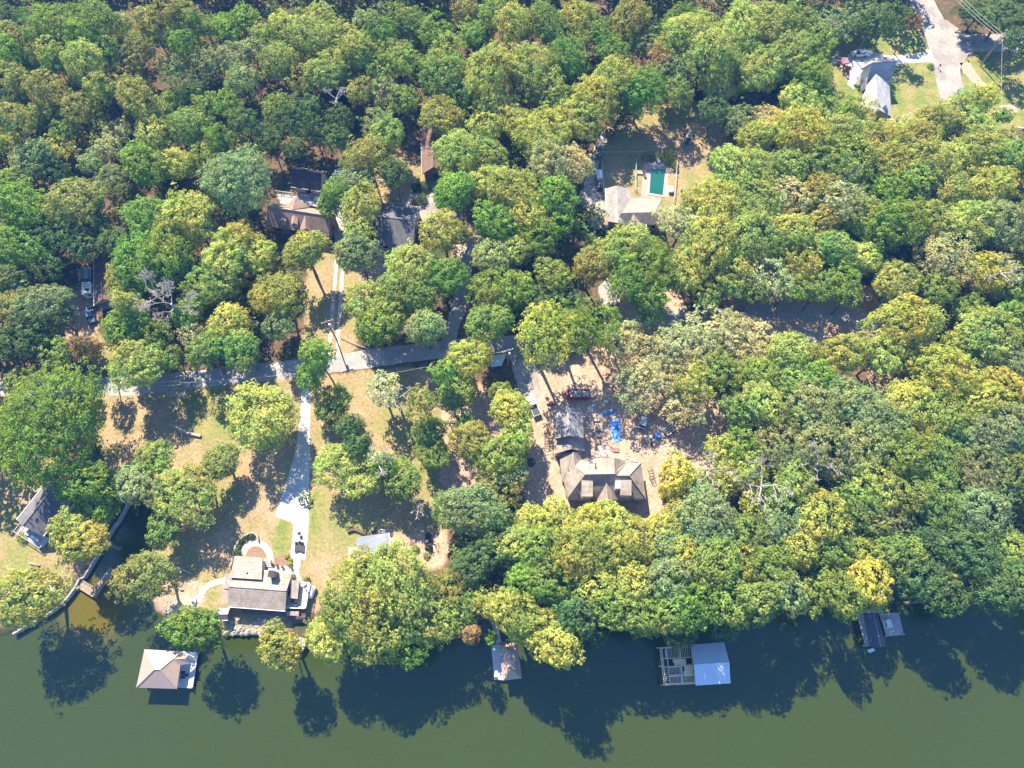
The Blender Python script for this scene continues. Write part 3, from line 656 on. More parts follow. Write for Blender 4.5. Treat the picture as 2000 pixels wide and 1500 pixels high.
# two-storey garage wing
V = [Z5(340,380,5.2), Z5(372,672,5.2), Z5(682,355,5.2), Z5(692,665,5.2), Z5(520,305,7.6), Z5(536,640,7.6)]
roof_piece(big, V, [(0,1,5,4), (4,5,3,2)], M['roof_grey'])
q = [V[0], V[1], V[3], V[2]]; e = wall_ring(big, q, 0, 5.2, M['wall_tan'], .5)
for i, j, k in ((0,3,4), (1,2,5)):
    m_ = [(e[i][0],e[i][1],5.1), (e[j][0],e[j][1],5.1), ((e[i][0]+e[j][0])/2,(e[i][1]+e[j][1])/2,7.3)]; part('gable_wall', MB().add(m_, [(0,1,2)]), M['wall_tan'], big)
# lower middle gable
V = [Z5(362,680,3.6), Z5(358,848,3.6), Z5(690,660,3.6), Z5(700,815,3.6), Z5(545,620,5.9), Z5(548,790,5.9)]
roof_piece(big, V, [(0,1,5,4), (4,5,3,2)], M['roof_taupe']); wall_ring(big, [V[0], V[1], V[3], V[2]], 0, 3.5, M['wall_tan'], .4)
# west wing and main block
P = {'W1':(575,825,5.3),'wn':(420,845,3.0),'we':(440,1160,3.0),'we2':(470,1160,3.0),'ws':(505,1350,3.0),'W2':(600,1220,5.3),'s1':(682,1358,3.4),'m1':(590,990,5.3),
 'n0':(668,818,3.2),'n1':(668,905,3.2),'m2':(712,893,3.4),'m3':(850,888,3.4),'m4':(850,965,4.1),'A1':(1035,886,7.0),'A2':(1045,1066,7.3),'R1':(710,1077,7.3),'R2':(1055,1070,7.3),
 'e1':(1160,925,3.4),'e2':(1176,956,3.6),'E1':(1066,1090,6.8),'E2':(1206,1090,6.8),'ne':(1340,943,3.4),'se':(1396,1355,3.4)}
K = {k: Z5(*v) for k, v in P.items()}; names = list(K); V = [K[k] for k in names]; ix = lambda s: tuple(names.index(k) for k in s.split())
roof_piece(big, V, [ix('wn we we2 ws W2 m1 W1'), ix('W2 ws s1'), ix('m1 W2 R1')], M['roof_taupe'])
roof_piece(big, V, [ix('W1 m1 n1 n0')], M['roof_taupe'])
roof_piece(big, V, [ix('n1 m1 R1 A2 m4 m3 m2')], M['roof_taupe'])
roof_piece(big, V, [ix('m3 m4 A2 A1'), ix('A1 A2 E1 e2 e1')], M['roof_taupe'])
roof_piece(big, V, [ix('E1 E2 ne e2')], M['roof_taupe'])
roof_piece(big, V, [ix('E2 se ne')], M['roof_taupe'])
roof_piece(big, V, [ix('R1 W2 s1 se E2 E1 R2')], M['roof_taupe'])
rc = MB()
for a_, b_ in (('R1','R2'),('R1','m1'),('R1','W2'),('E1','E2'),('E2','ne'),('E2','se'),('A1','A2'),('W1','m1'),('W2','s1')):
    rc.tube([K[a_]+Vector((0,0,.04)), K[b_]+Vector((0,0,.04))], .1, 5)
part('ridge_cap', rc, M['roof_taupe'], big)
wall_ring(big, [K[k] for k in 'wn we we2 ws s1 se ne e2 e1 m3 m2 n1 n0'.split()], 0, 2.9, M['wall_tan'], .4)
def dormer(pts, z_n, z_s, zb):
    v = [Z5(x, y, z) for (x, y), z in zip(pts, (z_n, z_n, z_s, z_s))]
    d = part('dormer', MB().prism([tuple(p[:2]) for p in [v[0].lerp(v[2], .06), v[1].lerp(v[3], .06), v[2].lerp(v[0], .06), v[3].lerp(v[1], .06)]][::-1], zb, z_s-.15), M['wall_tan'], big)
    part('roof', MB().slab(v, [(0,3,2,1)], .12), M['roof_taupe'], d)
    m_ = v[2].lerp(v[3], .5); part('window', MB().box(m_.x, m_.y+.1, z_s-.75, 1.8, .1, .7), M['white'], d)
dormer([(668,1140),(796,1150),(796,1325),(670,1325)], 7.25, 6.7, 3.6)
dormer([(1113,1140),(1231,1140),(1231,1315),(1104,1310)], 7.0, 6.6, 3.6)
roof_piece(big, [Z5(950,1172,6.9), Z5(965,1367,6.8), Z5(828,1392,4.0), Z5(1082,1360,4.0)], [(0,2,1), (0,1,3)], M['roof_taupe'])
a_, b_, c_ = Z5(828,1392,3.4), Z5(1082,1360,3.4), Z5(965,1367,5.9)
part('gable_wall', MB().add([(a_.x+.5,a_.y+.3,0),(b_.x-.5,b_.y+.3,0),(b_.x-.5,b_.y+.3,3.3),(c_.x,c_.y+.2,6.5),(a_.x+.5,a_.y+.3,3.3)], [(0,1,2,3,4)]), M['wall_tan'], big)
c = Z5(1078,1200,6.0); part('chimney', MB().box(c.x, c.y, 5.2, 1.1, 1.5, 3.0), M['plastic_wrap'], big, label='chimney wrapped in white sheeting')

part('ridge_vent', MB().beam(Z5(824,950,5.1), Z5(828,1012,6.2), .25, .2), M['roof_dark'], big)
for x_, y_, h_ in ((620,1050,5.7),(760,1000,5.4),(520,1010,4.6),(420,480,6.2),(600,560,6.6),(470,720,5.0),(1290,1150,5.3),(1180,1020,5.3)):
    p = Z5(x_, y_, h_); part('vent_pipe', MB().lathe([(.09,0),(.09,.5),(.13,.52)], 8, (p.x, p.y, p.z-.3)), M['metal_dark'], big)
# ------------------------------------------------------------------ boathouses and docks
def piles(root, pts, top=.3, m='deck_old'):
    for p in pts: part('pile', MB().tube([(p[0],p[1],-3.2),(p[0],p[1],top)], .14, 6), M[m], root)
DZ = WATER_Z+.75
def hip_roof(root, q, rz_, ridge, m):
    """q four eave corners (places), ridge two places"""
    vs = q+ridge
    part('roof', MB().slab(vs, [(0,1,5,4),(1,2,5),(2,3,4,5),(3,0,4)], .14), m, root)
    rc = MB(); up = Vector((0,0,.04)); rc.tube([ridge[0]+up, ridge[1]+up], .08, 5)
    for a_, b_ in ((0,0),(3,0),(1,1),(2,1)): rc.tube([q[a_]+up, ridge[b_]+up], .07, 5)
    part('ridge_cap', rc, m, root)
# tan pyramid roof, bottom left
eh = WATER_Z+3.2
k1 = thing('boathouse', 'boathouse with tan pyramid roof and pale side deck, under the lakeside house', 'boathouse', tuple(G(325,1305,WATER_Z)))
q = [G(266,1343,eh), G(345.5,1345.5,eh), G(356.5,1272,eh), G(282,1268.5,eh)]
hip_roof(k1, q, 0, [G(301.8,1307.6,eh+2.0), G(313,1308,eh+2.0)], M['metal_tan'])
roof_piece(k1, [G(337,1287,eh+.9), G(362,1286,eh+.8), G(352,1299,eh+.1), G(372,1296,eh+.0), G(372,1277,eh+0)], [(0,2,3,1), (0,1,4)], M['metal_tan'], t=.1, name='entry_roof')
fl = [G(284,1338,DZ), G(375.5,1343,DZ), G(386,1274.5,DZ), G(293,1270,DZ)]
planks(k1, [G(347,1342,DZ), G(375.5,1343,DZ), G(386,1274.5,DZ), G(358,1272,DZ)], DZ, 5, M['deck_white'])
part('floor', MB().prism([tuple(v[:2]) for v in [fl[0], G(300,1338,DZ), G(308,1271,DZ), fl[3]]], DZ-.2, DZ), M['deck_white'], k1)
part('frame', MB().beam(fl[0], fl[1], .2, .25).beam(fl[1], fl[2], .2, .25).beam(fl[2], fl[3], .2, .25).beam(fl[3], fl[0], .2, .25), M['deck_white'], k1)
for a_ in inset_poly([tuple(v[:2]) for v in q], .7): part('post', MB().box(a_[0], a_[1], WATER_Z+1.3, .18, .18, 3.6), M['white'], k1)
piles(k1, [v[:2] for v in fl])
for x, y in ((360,1314),(360,1322),(367,1319)):
    c = G(x, y, DZ); mb = MB().box(c.x, c.y, DZ+.42, .6, .6, .07).box(c.x-.27, c.y, DZ+.7, .06, .6, .5)
    for dx in (-.25,.25):
        for dy in (-.25,.25): mb.box(c.x+dx, c.y+dy, DZ+.2, .06, .06, .4)
    single('deck_chair', mb, M['charcoal'], 'dark chair on the boathouse deck by the tan pyramid roof, '+{1314:'topmost of three',1322:'lowest of three',1319:'by the water edge'}[y], 'chair', 'dark chairs on the boathouse deck')
# tan hip roof, middle
k2 = thing('boathouse', 'narrow boathouse with tan hip roof beside a white concrete deck', 'boathouse', tuple(G(995,1295,WATER_Z)))
eh = WATER_Z+3.1; q = [G(982.4,1329.4,eh), G(1019.6,1324.6,eh), G(1010,1256,eh), G(974.6,1256.8,eh)]
vs = [q[3], q[0], q[1], q[2]]; hip_roof(k2, vs, 0, [G(995,1270,eh+1.5), G(999,1307.8,eh+1.5)], M['metal_tan'])
part('floor', MB().prism([tuple(G(x, y, DZ)[:2]) for x, y in ppx('959.5,1262 975,1255 986,1255 990,1328 965.6,1327.8')], DZ-.25, DZ), M['deck_white'], k2)
part('gangway', MB().prism([tuple(G(x, y, DZ)[:2]) for x, y in ppx('959,1207 969,1206 980,1256 968,1259')], DZ-.2, DZ), M['deck_grey'], k2)
for a_ in inset_poly([tuple(v[:2]) for v in q], .5): part('post', MB().box(a_[0], a_[1], WATER_Z+1.2, .18, .18, 3.6), M['white'], k2)
piles(k2, [tuple(G(x, y, DZ)[:2]) for x, y in ppx('961,1264 967,1325')])
# pale blue metal roof with timber frame deck
k3 = thing('boathouse', 'boathouse with pale blue metal roof, the timber-framed deck against its side', 'boathouse', tuple(G(1390,1298,WATER_Z)))
eh = WATER_Z+3.6; q = [G(1359,1339,eh), G(1426.8,1334.6,eh), G(1414.5,1254.5,eh), G(1350.6,1259,eh)]; rd = [G(1355.5,1298,eh+1.5), G(1424.5,1293.5,eh+1.5)]
part('roof', MB().slab(q+rd, [(0,1,5,4), (2,3,4,5)], .14), M['metal_blue'], k3)
part('ridge_cap', MB().tube([rd[0]+Vector((0,0,.03)), rd[1]+Vector((0,0,.03))], .1, 5), M['metal_blue'], k3)
seam = MB()
for i in range(1, 14):
    t_ = i/14
    for a_, b_ in ((q[0].lerp(q[1], t_), rd[0].lerp(rd[1], t_)), (q[3].lerp(q[2], t_), rd[0].lerp(rd[1], t_))): seam.beam(a_+Vector((0,0,.03)), b_+Vector((0,0,.03)), .04, .05)
part('roof_seams', seam, M['metal_blue'], k3)
for a_ in inset_poly([tuple(v[:2]) for v in q], .5): part('post', MB().box(a_[0], a_[1], WATER_Z+1.5, .2, .2, 4.2), M['lumber'], k3)
part('floor', MB().prism([tuple(G(x, y, DZ)[:2]) for x, y in ppx('1362,1334 1372,1334 1367,1258 1354,1260')], DZ-.2, DZ), M['lumber'], k3)
# timber frame
tf = thing('timber_frame_deck', 'unfinished deck of fresh timber beams beside the pale blue boathouse roof', 'deck', tuple(G(1325,1300,WATER_Z)))
tz = WATER_Z+2.9
a0, a1, a2, a3 = G(1289,1265,tz), G(1350,1262,tz), G(1357,1335,tz), G(1297,1338,tz)
def tq(u, v, z=0): return a0.lerp(a1, u).lerp(a3.lerp(a2, u), v)+Vector((0,0,z))
for u in (0, .05, .2, .62, 1.0): part('beam', MB().beam(tq(u,0), tq(u,1), .16, .26), M['lumber'], tf)
for v in (0, .02, .30, .52, .78, .97, 1.0): part('beam', MB().beam(tq(0,v,.02), tq(1,v,.02), .15, .24), M['lumber'], tf)
for i in range(13):
    u = .24+i*.057; part('joist', MB().beam(tq(u,.02,-.04), tq(u,.30,-.04), .07, .2), M['lumber'], tf)
for i in range(9):
    u = .24+i*.043; part('joist', MB().beam(tq(u,.55,-.04), tq(u,.97,-.04), .07, .2), M['lumber'], tf)
for i in range(7):
    v = .56+i*.055; part('joist', MB().beam(tq(.02,v,-.05), tq(.2,v,-.05), .07, .2), M['lumber'], tf)
for i in range(6):
    v = .8+i*.03; part('joist', MB().beam(tq(.66,v,-.05), tq(1,v,-.05), .07, .2), M['lumber'], tf)
for u0, v0, u1, v1 in ((.36,.33,.62,.43), (.62,.33,.78,.50), (.60,.38,.72,.42), (.70,.50,1.0,.66), (.66,.66,.98,.80), (.40,.43,.72,.5)):
    part('plywood_sheet', MB().prism([tuple(tq(u0,v0)[:2]), tuple(tq(u0,v1)[:2]), tuple(tq(u1,v1)[:2]), tuple(tq(u1,v0)[:2])], tz+.15, tz+.19+random.random()*.02), M['lumber'], tf)
for u0, v0, u1, v1 in ((.18,.5,.2,.97), (.14,.06,.19,.3), (.2,.52,.6,.545), (.2,.74,.6,.765), (.58,.5,.62,.97)):
    part('metal_rail', MB().prism([tuple(tq(u0,v0)[:2]), tuple(tq(u0,v1)[:2]), tuple(tq(u1,v1)[:2]), tuple(tq(u1,v0)[:2])], tz+.2, tz+.3), M['galv'], tf)
part('floor', MB().prism([tuple(tq(a,b)[:2]) for a, b in ((.62,0), (.62,.95), (.72,.95), (.72,0))], DZ-.1, DZ+.05), M['deck_old'], tf)
for u in (0, .5, 1):
    for v in (0, .5, 1):
        p = tq(u, v); part('post', MB().box(p.x, p.y, WATER_Z+.2, .2, .2, 5.2), M['lumber'], tf)
# dark-roofed boat dock on the right
k4 = thing('boat_dock', 'weathered grey dock with a small dark roof and a table on its deck', 'dock', tuple(G(1715,1230,WATER_Z)))
eh = WATER_Z+2.7; q = [G(1687,1200,eh), G(1699,1263.5,eh), G(1731.5,1263,eh), G(1713.5,1198,eh)]; rd = [G(1706,1199,eh+.8), G(1720.5,1263.2,eh+.8)]
part('roof', MB().slab(q+rd, [(0,1,5,4), (2,3,4,5)], .1), M['metal_dark'], k4)
part('ridge_cap', MB().tube([rd[0], rd[1]], .08, 5), M['metal_grey'], k4)
for a_ in inset_poly([tuple(v[:2]) for v in q], .3): part('post', MB().box(a_[0], a_[1], WATER_Z+1, .14, .14, 3.2), M['deck_grey'], k4)
def dq(s): return [G(x, y, DZ) for x, y in ppx(s)]
planks(k4, dq('1674,1199 1687.5,1199 1699,1262 1690,1262'), DZ, 3, M['deck_grey'])
planks(k4, dq('1678,1190 1714,1189 1716,1197.5 1675,1198.5'), DZ, 10, M['deck_grey'])
planks(k4, dq('1716.5,1197.5 1755.5,1196.5 1766,1240 1731,1243'), DZ, 10, M['deck_grey'])
planks(k4, dq('1709,1160 1717,1160 1726,1196 1716.5,1197'), DZ-.01, 2, M['deck_grey'])
piles(k4, [tuple(v[:2]) for v in dq('1675,1200 1690,1261 1755,1198 1764,1239 1732,1242 1711,1165')], m='deck_grey')
tb = thing('picnic_table', 'small pale table with benches on the grey dock boards', 'table', tuple(G(1732,1218,DZ)))
c = G(1732,1218,DZ); part('tabletop', MB().box(c.x, c.y, DZ+.74, .8, 1.4, .05, .15), M['white'], tb)
for dx in (-.7,.7): part('bench', MB().box(c.x+dx, c.y, DZ+.42, .28, 1.3, .05, .15), M['white'], tb)
for dy in (-.5,.5): part('leg', MB().box(c.x, c.y+dy, DZ+.37, 1.3, .08, .7, .15), M['white'], tb)
p = [G(x, y, WATER_Z+.15) for x, y in z1px('1630,460 1675,444 1690,464 1650,482', 1270, 1150, 3.846)]
single('float_board', MB().prism([tuple(v[:2]) for v in p][::-1], WATER_Z-.05, WATER_Z+.15), M['white'], 'white swim float on the water off the end of the grey dock', 'float')
# old timber dock, left inlet
k5 = thing('timber_dock', 'old L-shaped timber dock at the end of the seawall', 'dock', tuple(G(170,1148,WATER_Z)))
DZ2 = WATER_Z+.6
planks(k5, [G(x, y, DZ2) for x, y in ppx('145,1141 156,1130.5 192,1151 184,1166')], DZ2, 3, M['deck_old'])
planks(k5, [G(x, y, DZ2) for x, y in ppx('184,1166 182,1150 214,1107 226,1112')][::1], DZ2-.01, 4, M['deck_old'])
part('edge_beam', MB().beam(G(145,1142,DZ2+.1), G(185,1167,DZ2+.1), .25, .25).beam(G(185,1167,DZ2+.1), G(226,1112,DZ2+.1), .25, .25).beam(G(156,1130,DZ2+.1), G(182,1147,DZ2+.1), .2, .2), M['deck_old'], k5)
piles(k5, [tuple(G(x, y, DZ2)[:2]) for x, y in ppx('150,1144 185,1166 225,1113 215,1108 182,1149')])
# seawall
sw = thing('seawall', 'long grey timber seawall edging the lawn of the point', 'wall', tuple(G(190,1080,WATER_Z)))
WL = ppx('25,1238 52,1222 79,1207 102,1194 125,1174 137,1160 147,1146 155,1130 163,1128 192,1080 222,1029 231,1018 249,985 262,964')
for (x0, y0), (x1, y1) in zip(WL[:-1], WL[1:]):
    a_, b_ = G(x0, y0, .1), G(x1, y1, .1); k = max(1, int((b_-a_).length/2.4))
    for j in range(k):
        p, r = a_.lerp(b_, j/k), a_.lerp(b_, (j+.985)/k)
        part('wall_panel', MB().beam(p-Vector((0,0,.95)), r-Vector((0,0,.95)), .28, 2.0), M['seawall'], sw)
        part('cap_board', MB().beam(p+Vector((0,0,.1)), r+Vector((0,0,.1)), .32, .1), M['seawall'], sw)
# gazebo platform by the shore
gz = thing('stone_platform', 'small tan octagonal platform on the bank under the trees', 'platform', tuple(G(580,1258)))
c = G(582,1259,.3); part('top', MB().lathe([(1.5,0),(1.5,.25)], 8, (c.x, c.y, .1)), M['wall_tan'], gz); part('base', MB().lathe([(1.3,-1.6),(1.3,.1)], 8, (c.x, c.y, 0)), M['stone'], gz)

# ------------------------------------------------------------------ swimming pool
pool = thing('swimming_pool', 'rectangular green swimming pool with pale coping, inside the wire fence', 'swimming pool', tuple(G(1284,356)))
ZP = lambda x, y, h=0.0: G(1130+x/7.896, 280+y/7.896, h)
dkp = [ZP(x, y) for x, y in ppx('1010,330 1100,280 1260,300 1380,370 1390,830 1180,850 960,825 985,560')]
structure('pool_terrace', MB().add([(p.x, p.y, .024) for p in dkp], [tuple(range(len(dkp)))]), M['paver'])
wt = [ZP(1118,392), ZP(1338,412), ZP(1298,802), ZP(1090,770)]; ot = [ZP(1100,345), ZP(1372,385), ZP(1325,835), ZP(1055,800)]
for i in range(4):
    a_, b_, c_, d_ = ot[i], ot[(i+1)%4], wt[(i+1)%4], wt[i]; k = 7 if i%2 else 5
    for j in range(k):
        t0, t1 = j/k, (j+.97)/k
        part('coping_stone', MB().prism([tuple(a_.lerp(b_, t0)[:2]), tuple(d_.lerp(c_, t0)[:2]), tuple(d_.lerp(c_, t1)[:2]), tuple(a_.lerp(b_, t1)[:2])], .0, .12+random.random()*.01), M['concrete_old'], pool)
part('pool_water', MB().add([(p.x, p.y, .04) for p in wt], [(0,1,2,3)]), M['poolwater'], pool)
def fence(lab, line, h=1.2, m='galv', group=None):
    f = thing('wire_fence', lab, 'fence', tuple(G(*line[0])), group=group)
    pw = [G(x, y) for x, y in line]
    for a_, b_ in zip(pw[:-1], pw[1:]):
        k = max(1, int((b_-a_).length/2.4)); mb = MB()
        for j in range(k): 
            p = a_.lerp(b_, j/k); part('post', MB().tube([p, p+Vector((0,0,h))], .05, 5), M[m], f)
        mb.beam(a_+Vector((0,0,h)), b_+Vector((0,0,h)), .09, .09)
        for z in (.15, .5, .85): mb.beam(a_+Vector((0,0,z)), b_+Vector((0,0,z)), .02, .02)
        L_ = (b_-a_).length
        for j in range(int(L_/.5)): 
            p = a_.lerp(b_, j*.5/L_); mb.beam(p, p+Vector((0,0,h)), .015, .015)
        part('wire_mesh', mb, M[m], f)
fence('wire fence around the grass left of the pool, with its top side', [(1183,404),(1177,360),(1173.5,303),(1258,302)])
fence('short pale fence between the dark grass and the pool terrace', [(1242,315),(1240.5,345),(1240,374),(1249,374)])
fence('wire fence on the open lawn side of the pool', [(1321,320),(1319,350),(1316,385),(1314,396)])
# spa, loungers
c = ZP(1418,730); tub = thing('spa_tub', 'pale covered spa tub between the pool and its outer fence', 'spa tub', tuple(c))
part('shell', MB().box(c.x, c.y, .35, 1.25, 1.7, .7), M['white'], tub); part('cover', MB().slab([(c.x-.6,c.y-.85,.78),(c.x+.6,c.y-.85,.78),(c.x+.6,c.y+.85,.78),(c.x-.6,c.y+.85,.78),(c.x,c.y-1.0,.9),(c.x,c.y+1.0,.9)], [(0,4,5,3),(4,1,2,5)], .08), M['solar'], tub)
def lounger(x, y, rz, m, lab):
    c = G(x, y); t = thing('sun_lounger', lab, 'sun lounger', tuple(c), rz, local=True)
    part('seat', MB().box(0, -.3, .33, .62, 1.3, .07), M[m], t)
    part('backrest', MB().slab([(-.31,.35,.36),(.31,.35,.36),(.31,.95,.75),(-.31,.95,.75)], [(0,1,2,3)], .07), M[m], t)
    for dx in (-.27,.27):
        for dy in (-.85,.5): part('leg', MB().box(dx, dy, .15, .05, .05, .3), M[m], t)
lounger(1251, 339, 1.4, 'white', 'white sun lounger on the grass beside the pool terrace')
lounger(1258, 343, .3, 'charcoal', 'dark sun lounger on the pink brick pool terrace')
lounger(1285, 314, .4, 'white', 'pale sun lounger at the head of the pool between the bushes')
lounger(580, 1069, 0, 'black', 'black slatted lounger on the concrete driveway, first of three in the row')
lounger(586.5, 1067.5, 0, 'black', 'long black lounger in the middle of three on the concrete driveway')
lounger(592, 1069.5, 0.1, 'black', 'black lounger on the concrete driveway next to the grass edge')
c = G(586.5,1043); gr = thing('kettle_grill', 'small black grill standing on the concrete driveway above the loungers', 'grill', tuple(c))
part('bowl', MB().lathe([(.05,.5),(.3,.62),(.36,.8),(.3,1.0),(.05,1.1)], 12, (c.x, c.y, 0)), M['black'], gr)
for k in range(3): part('leg', MB().tube([(c.x+.1*math.cos(k*2.1), c.y+.1*math.sin(k*2.1), .6), (c.x+.35*math.cos(k*2.1), c.y+.35*math.sin(k*2.1), 0)], .02, 5), M['black'], gr)
# ------------------------------------------------------------------ trees
def quads_mesh(name, cen, nrm, size, tone, m, asp=.7):
    """leaf faces: one bent pair of triangles each, from centres, normals and sizes"""
    n = len(cen); r = RNG.normal(size=(n,3)); a = np.cross(nrm, r); a /= np.linalg.norm(a, axis=1)[:,None]+1e-9; b = np.cross(nrm, a)
    a = a*size[:,None]*.5; b = b*size[:,None]*.5*asp
    v = np.stack([cen-a, cen-b+nrm*size[:,None]*.10, cen+a, cen+b+nrm*size[:,None]*.10], 1).reshape(-1,3).astype(np.float32)
    me = bpy.data.meshes.new(name); me.vertices.add(len(v)); me.vertices.foreach_set('co', v.ravel())
    me.loops.add(n*4); me.loops.foreach_set('vertex_index', np.arange(n*4, dtype=np.int32))
    me.polygons.add(n); me.polygons.foreach_set('loop_start', np.arange(0, n*4, 4, dtype=np.int32)); me.update(calc_edges=True)
    ca = me.color_attributes.new('tone', 'FLOAT_COLOR', 'POINT')
    t = np.repeat(np.concatenate([tone, np.ones((n,1))], 1), 4, axis=0).astype(np.float32); ca.data.foreach_set('color', t.ravel())
    me.materials.append(m); return me
def unit(v): return v/(np.linalg.norm(v, axis=-1)[...,None]+1e-9)
def crown_mesh(R, H, form, dens=1.0, seed=0, leaf=.40):
    rg = np.random.default_rng(seed)
    vz = {'broad': .80, 'tall': 1.2, 'cone': 1.6}[form]*R; vz = min(vz, H*.42); zc = H-vz*.98
    cen = []; nrm = []; siz = []; ton = []
    nc = int(15*R*R*(1+.35*(vz/R-.8))*dens); z = 1-rg.random(nc)**.85*1.62; th = rg.uniform(0, 2*np.pi, nc); rr = np.sqrt(np.clip(1-z*z, 0, 1))
    if form == 'cone': rr = rr*(1-.5*np.clip(z, 0, 1))
    d = np.stack([rr*np.cos(th), rr*np.sin(th), z], 1)
    # limbs push the crown out unevenly: a few broad bulges, many small ones
    k = np.ones(nc)*.76
    nb = int(7+R*1.1); bd = unit(rg.normal(size=(nb,3))+np.array([0,0,.25])); ba = rg.uniform(-.16,.42,nb); tv = rg.uniform(.84,1.16,nb)
    w_ = np.exp(((d@bd.T)-1)*11); k += (w_*ba).sum(1)/np.maximum(1, w_.sum(1)); lt = (w_*tv).sum(1)/(w_.sum(1)+1e-6)
    for q in range(3):
        v_ = rg.normal(size=3)*(3+3*q); k += (.06/(1+.4*q))*np.sin(d@v_*1.6+rg.uniform(0,6))
    k *= rg.uniform(.80,1.10,nc); k *= np.where(rg.random(nc) < .05, 1.14, 1)
    cc = d*np.array([R,R,vz])*k[:,None]+np.array([0,0,zc]); cd = unit(d/np.array([1,1,vz/R]))
    kk = 15; pr = np.repeat(rg.uniform(.42,.88,nc)*min(1.1,.75+R*.05), kk)[:,None]; p = np.repeat(cc, kk, 0); out = np.repeat(cd, kk, 0)
    o_ = unit(rg.normal(size=(nc*kk,3))+out*.5+np.array([0,0,.55])); p = p+o_*pr*np.array([1,1,.62])*rg.uniform(.55,1.05,(nc*kk,1))
    nr = unit(o_*.8+out*.35+np.array([0,0,.40])+rg.normal(size=(nc*kk,3))*.38)
    ct = np.repeat(rg.uniform(.78,1.24,nc)*lt, kk)[:,None]*rg.uniform(.78,1.25,(nc*kk,1)); t = np.repeat(ct, 3, 1)
    yel = np.repeat(rg.random(nc) < .07, kk) | (rg.random(nc*kk) < .03); t[yel] *= np.array([1.22,1.08,.9])
    cen.append(p); nrm.append(nr); siz.append(rg.uniform(.6,1.25,nc*kk)*leaf); ton.append(t)
    # inner leaves close the crown from below
    ni = int((60*R+14*R*R)*dens); d = unit(rg.normal(size=(ni,3))); p = d*np.array([R*.62,R*.62,vz*.5])*rg.uniform(.1,1,(ni,1))**.6+np.array([0,0,zc-.1*vz])
    cen.append(p); nrm.append(unit(d+np.array([0,0,.4]))); siz.append(np.full(ni, leaf*1.8)); ton.append(np.full((ni,3), .9))
    me = quads_mesh('crown', np.concatenate(cen), np.concatenate(nrm), np.concatenate(siz), np.concatenate(ton), M['leaf'])
    # trunk and limbs
    tb = MB(); rt = .05*H**.75*.55+.05; bx, by = rg.uniform(-.4,.4,2)
    tb.tube([(0,0,-.3),(bx*.3,by*.3,H*.2),(bx,by,H*.42),(bx*.5,by*.5,zc+vz*.3)], [rt*1.35, rt, rt*.75, rt*.25], 7)
    for k in range(6):
        th = k*1.05+rg.uniform(-.3,.3); z0 = H*rg.uniform(.25,.5)
        tb.tube([(bx*.6,by*.6,z0), (R*.33*math.cos(th), R*.33*math.sin(th), (z0+zc)/2+.4), (R*.66*math.cos(th), R*.66*math.sin(th), zc+rg.uniform(-.1,.35)*vz)], [rt*.55, rt*.36, rt*.08], 5)
    return me, tb, zc
def branchy(H, R, seed, depth=4, r0=.25, flat=.5):
    rg = random.Random(seed); mb = MB()
    def grow(p, d, L, r, k):
        q = p+d*L*.5+Vector((rg.uniform(-.1,.1),rg.uniform(-.1,.1),rg.uniform(-.05,.1)))*L; e = q+(d+Vector((rg.uniform(-.25,.25),rg.uniform(-.25,.25),.05))).normalized()*L*.5
        r = max(r, .035); mb.tube([p, q, e], [r, r*.85, r*.62], 5 if k > 1 else 3, cap=False)
        if k == 0: return
        for j in range(rg.choice((2,3,3)) if k > 1 else 3):
            ax = Vector((rg.uniform(-1,1), rg.uniform(-1,1), rg.uniform(-.35,.6)*flat)); nd = (d*.9+ax*.95).normalized()
            grow(e.lerp(q, rg.uniform(0,.5)), nd, L*rg.uniform(.55,.8), r*.54, k-1)
    mb.tube([(0,0,-.3),(.1,0,H*.35),(0,.1,H*.6)], [r0*1.3, r0, r0*.8], 7)
    n = 4
    for j in range(n):
        th = j*2*math.pi/n+rg.uniform(-.4,.4); grow(Vector((0,.1,H*rg.uniform(.5,.6))), Vector((math.cos(th), math.sin(th), rg.uniform(.3,.9))).normalized(), R*.5, r0*.55, depth)
    return mb

PROTO = {}
def proto(R, form, dens, seed):
    cls = min((2.2, 3.4, 4.6, 5.8, 7.4, 9.6), key=lambda q: abs(q-R)); key = (cls, form, dens, seed%3)
    if key not in PROTO:
        H = {'broad': 7.2+1.35*cls, 'tall': 9+2.2*cls, 'cone': 8+3.0*cls}[form]
        me, tb, zc = crown_mesh(cls, H, form, dens, hash((int(cls*10), len(form), int(dens*10), seed%3))%9999)
        tm = bpy.data.meshes.new('trunk'); tm.from_pydata(tb.v, [], tb.f); tm.update(); tm.polygons.foreach_set('use_smooth', [True]*len(tm.polygons)); tm.materials.append(M['bark'])
        PROTO[key] = (me, tm, H, zc, cls)
    return PROTO[key]
COL = {'b': ('bright green', (0.19, 0.285, 0.042)), 'y': ('yellow-green', (0.355, 0.37, 0.085)), 'o': ('olive', (0.285, 0.27, 0.072)), 'd': ('dark green', (0.11, 0.165, 0.048)),
       's': ('grey-green', (0.25, 0.29, 0.115)), 'm': ('mid-green', (0.225, 0.285, 0.06)), 'g': ('golden', (0.395, 0.385, 0.074)), 'r': ('russet', (0.33, 0.2, 0.08)), 't': ('pale tan-green', (0.45, 0.42, 0.2))}
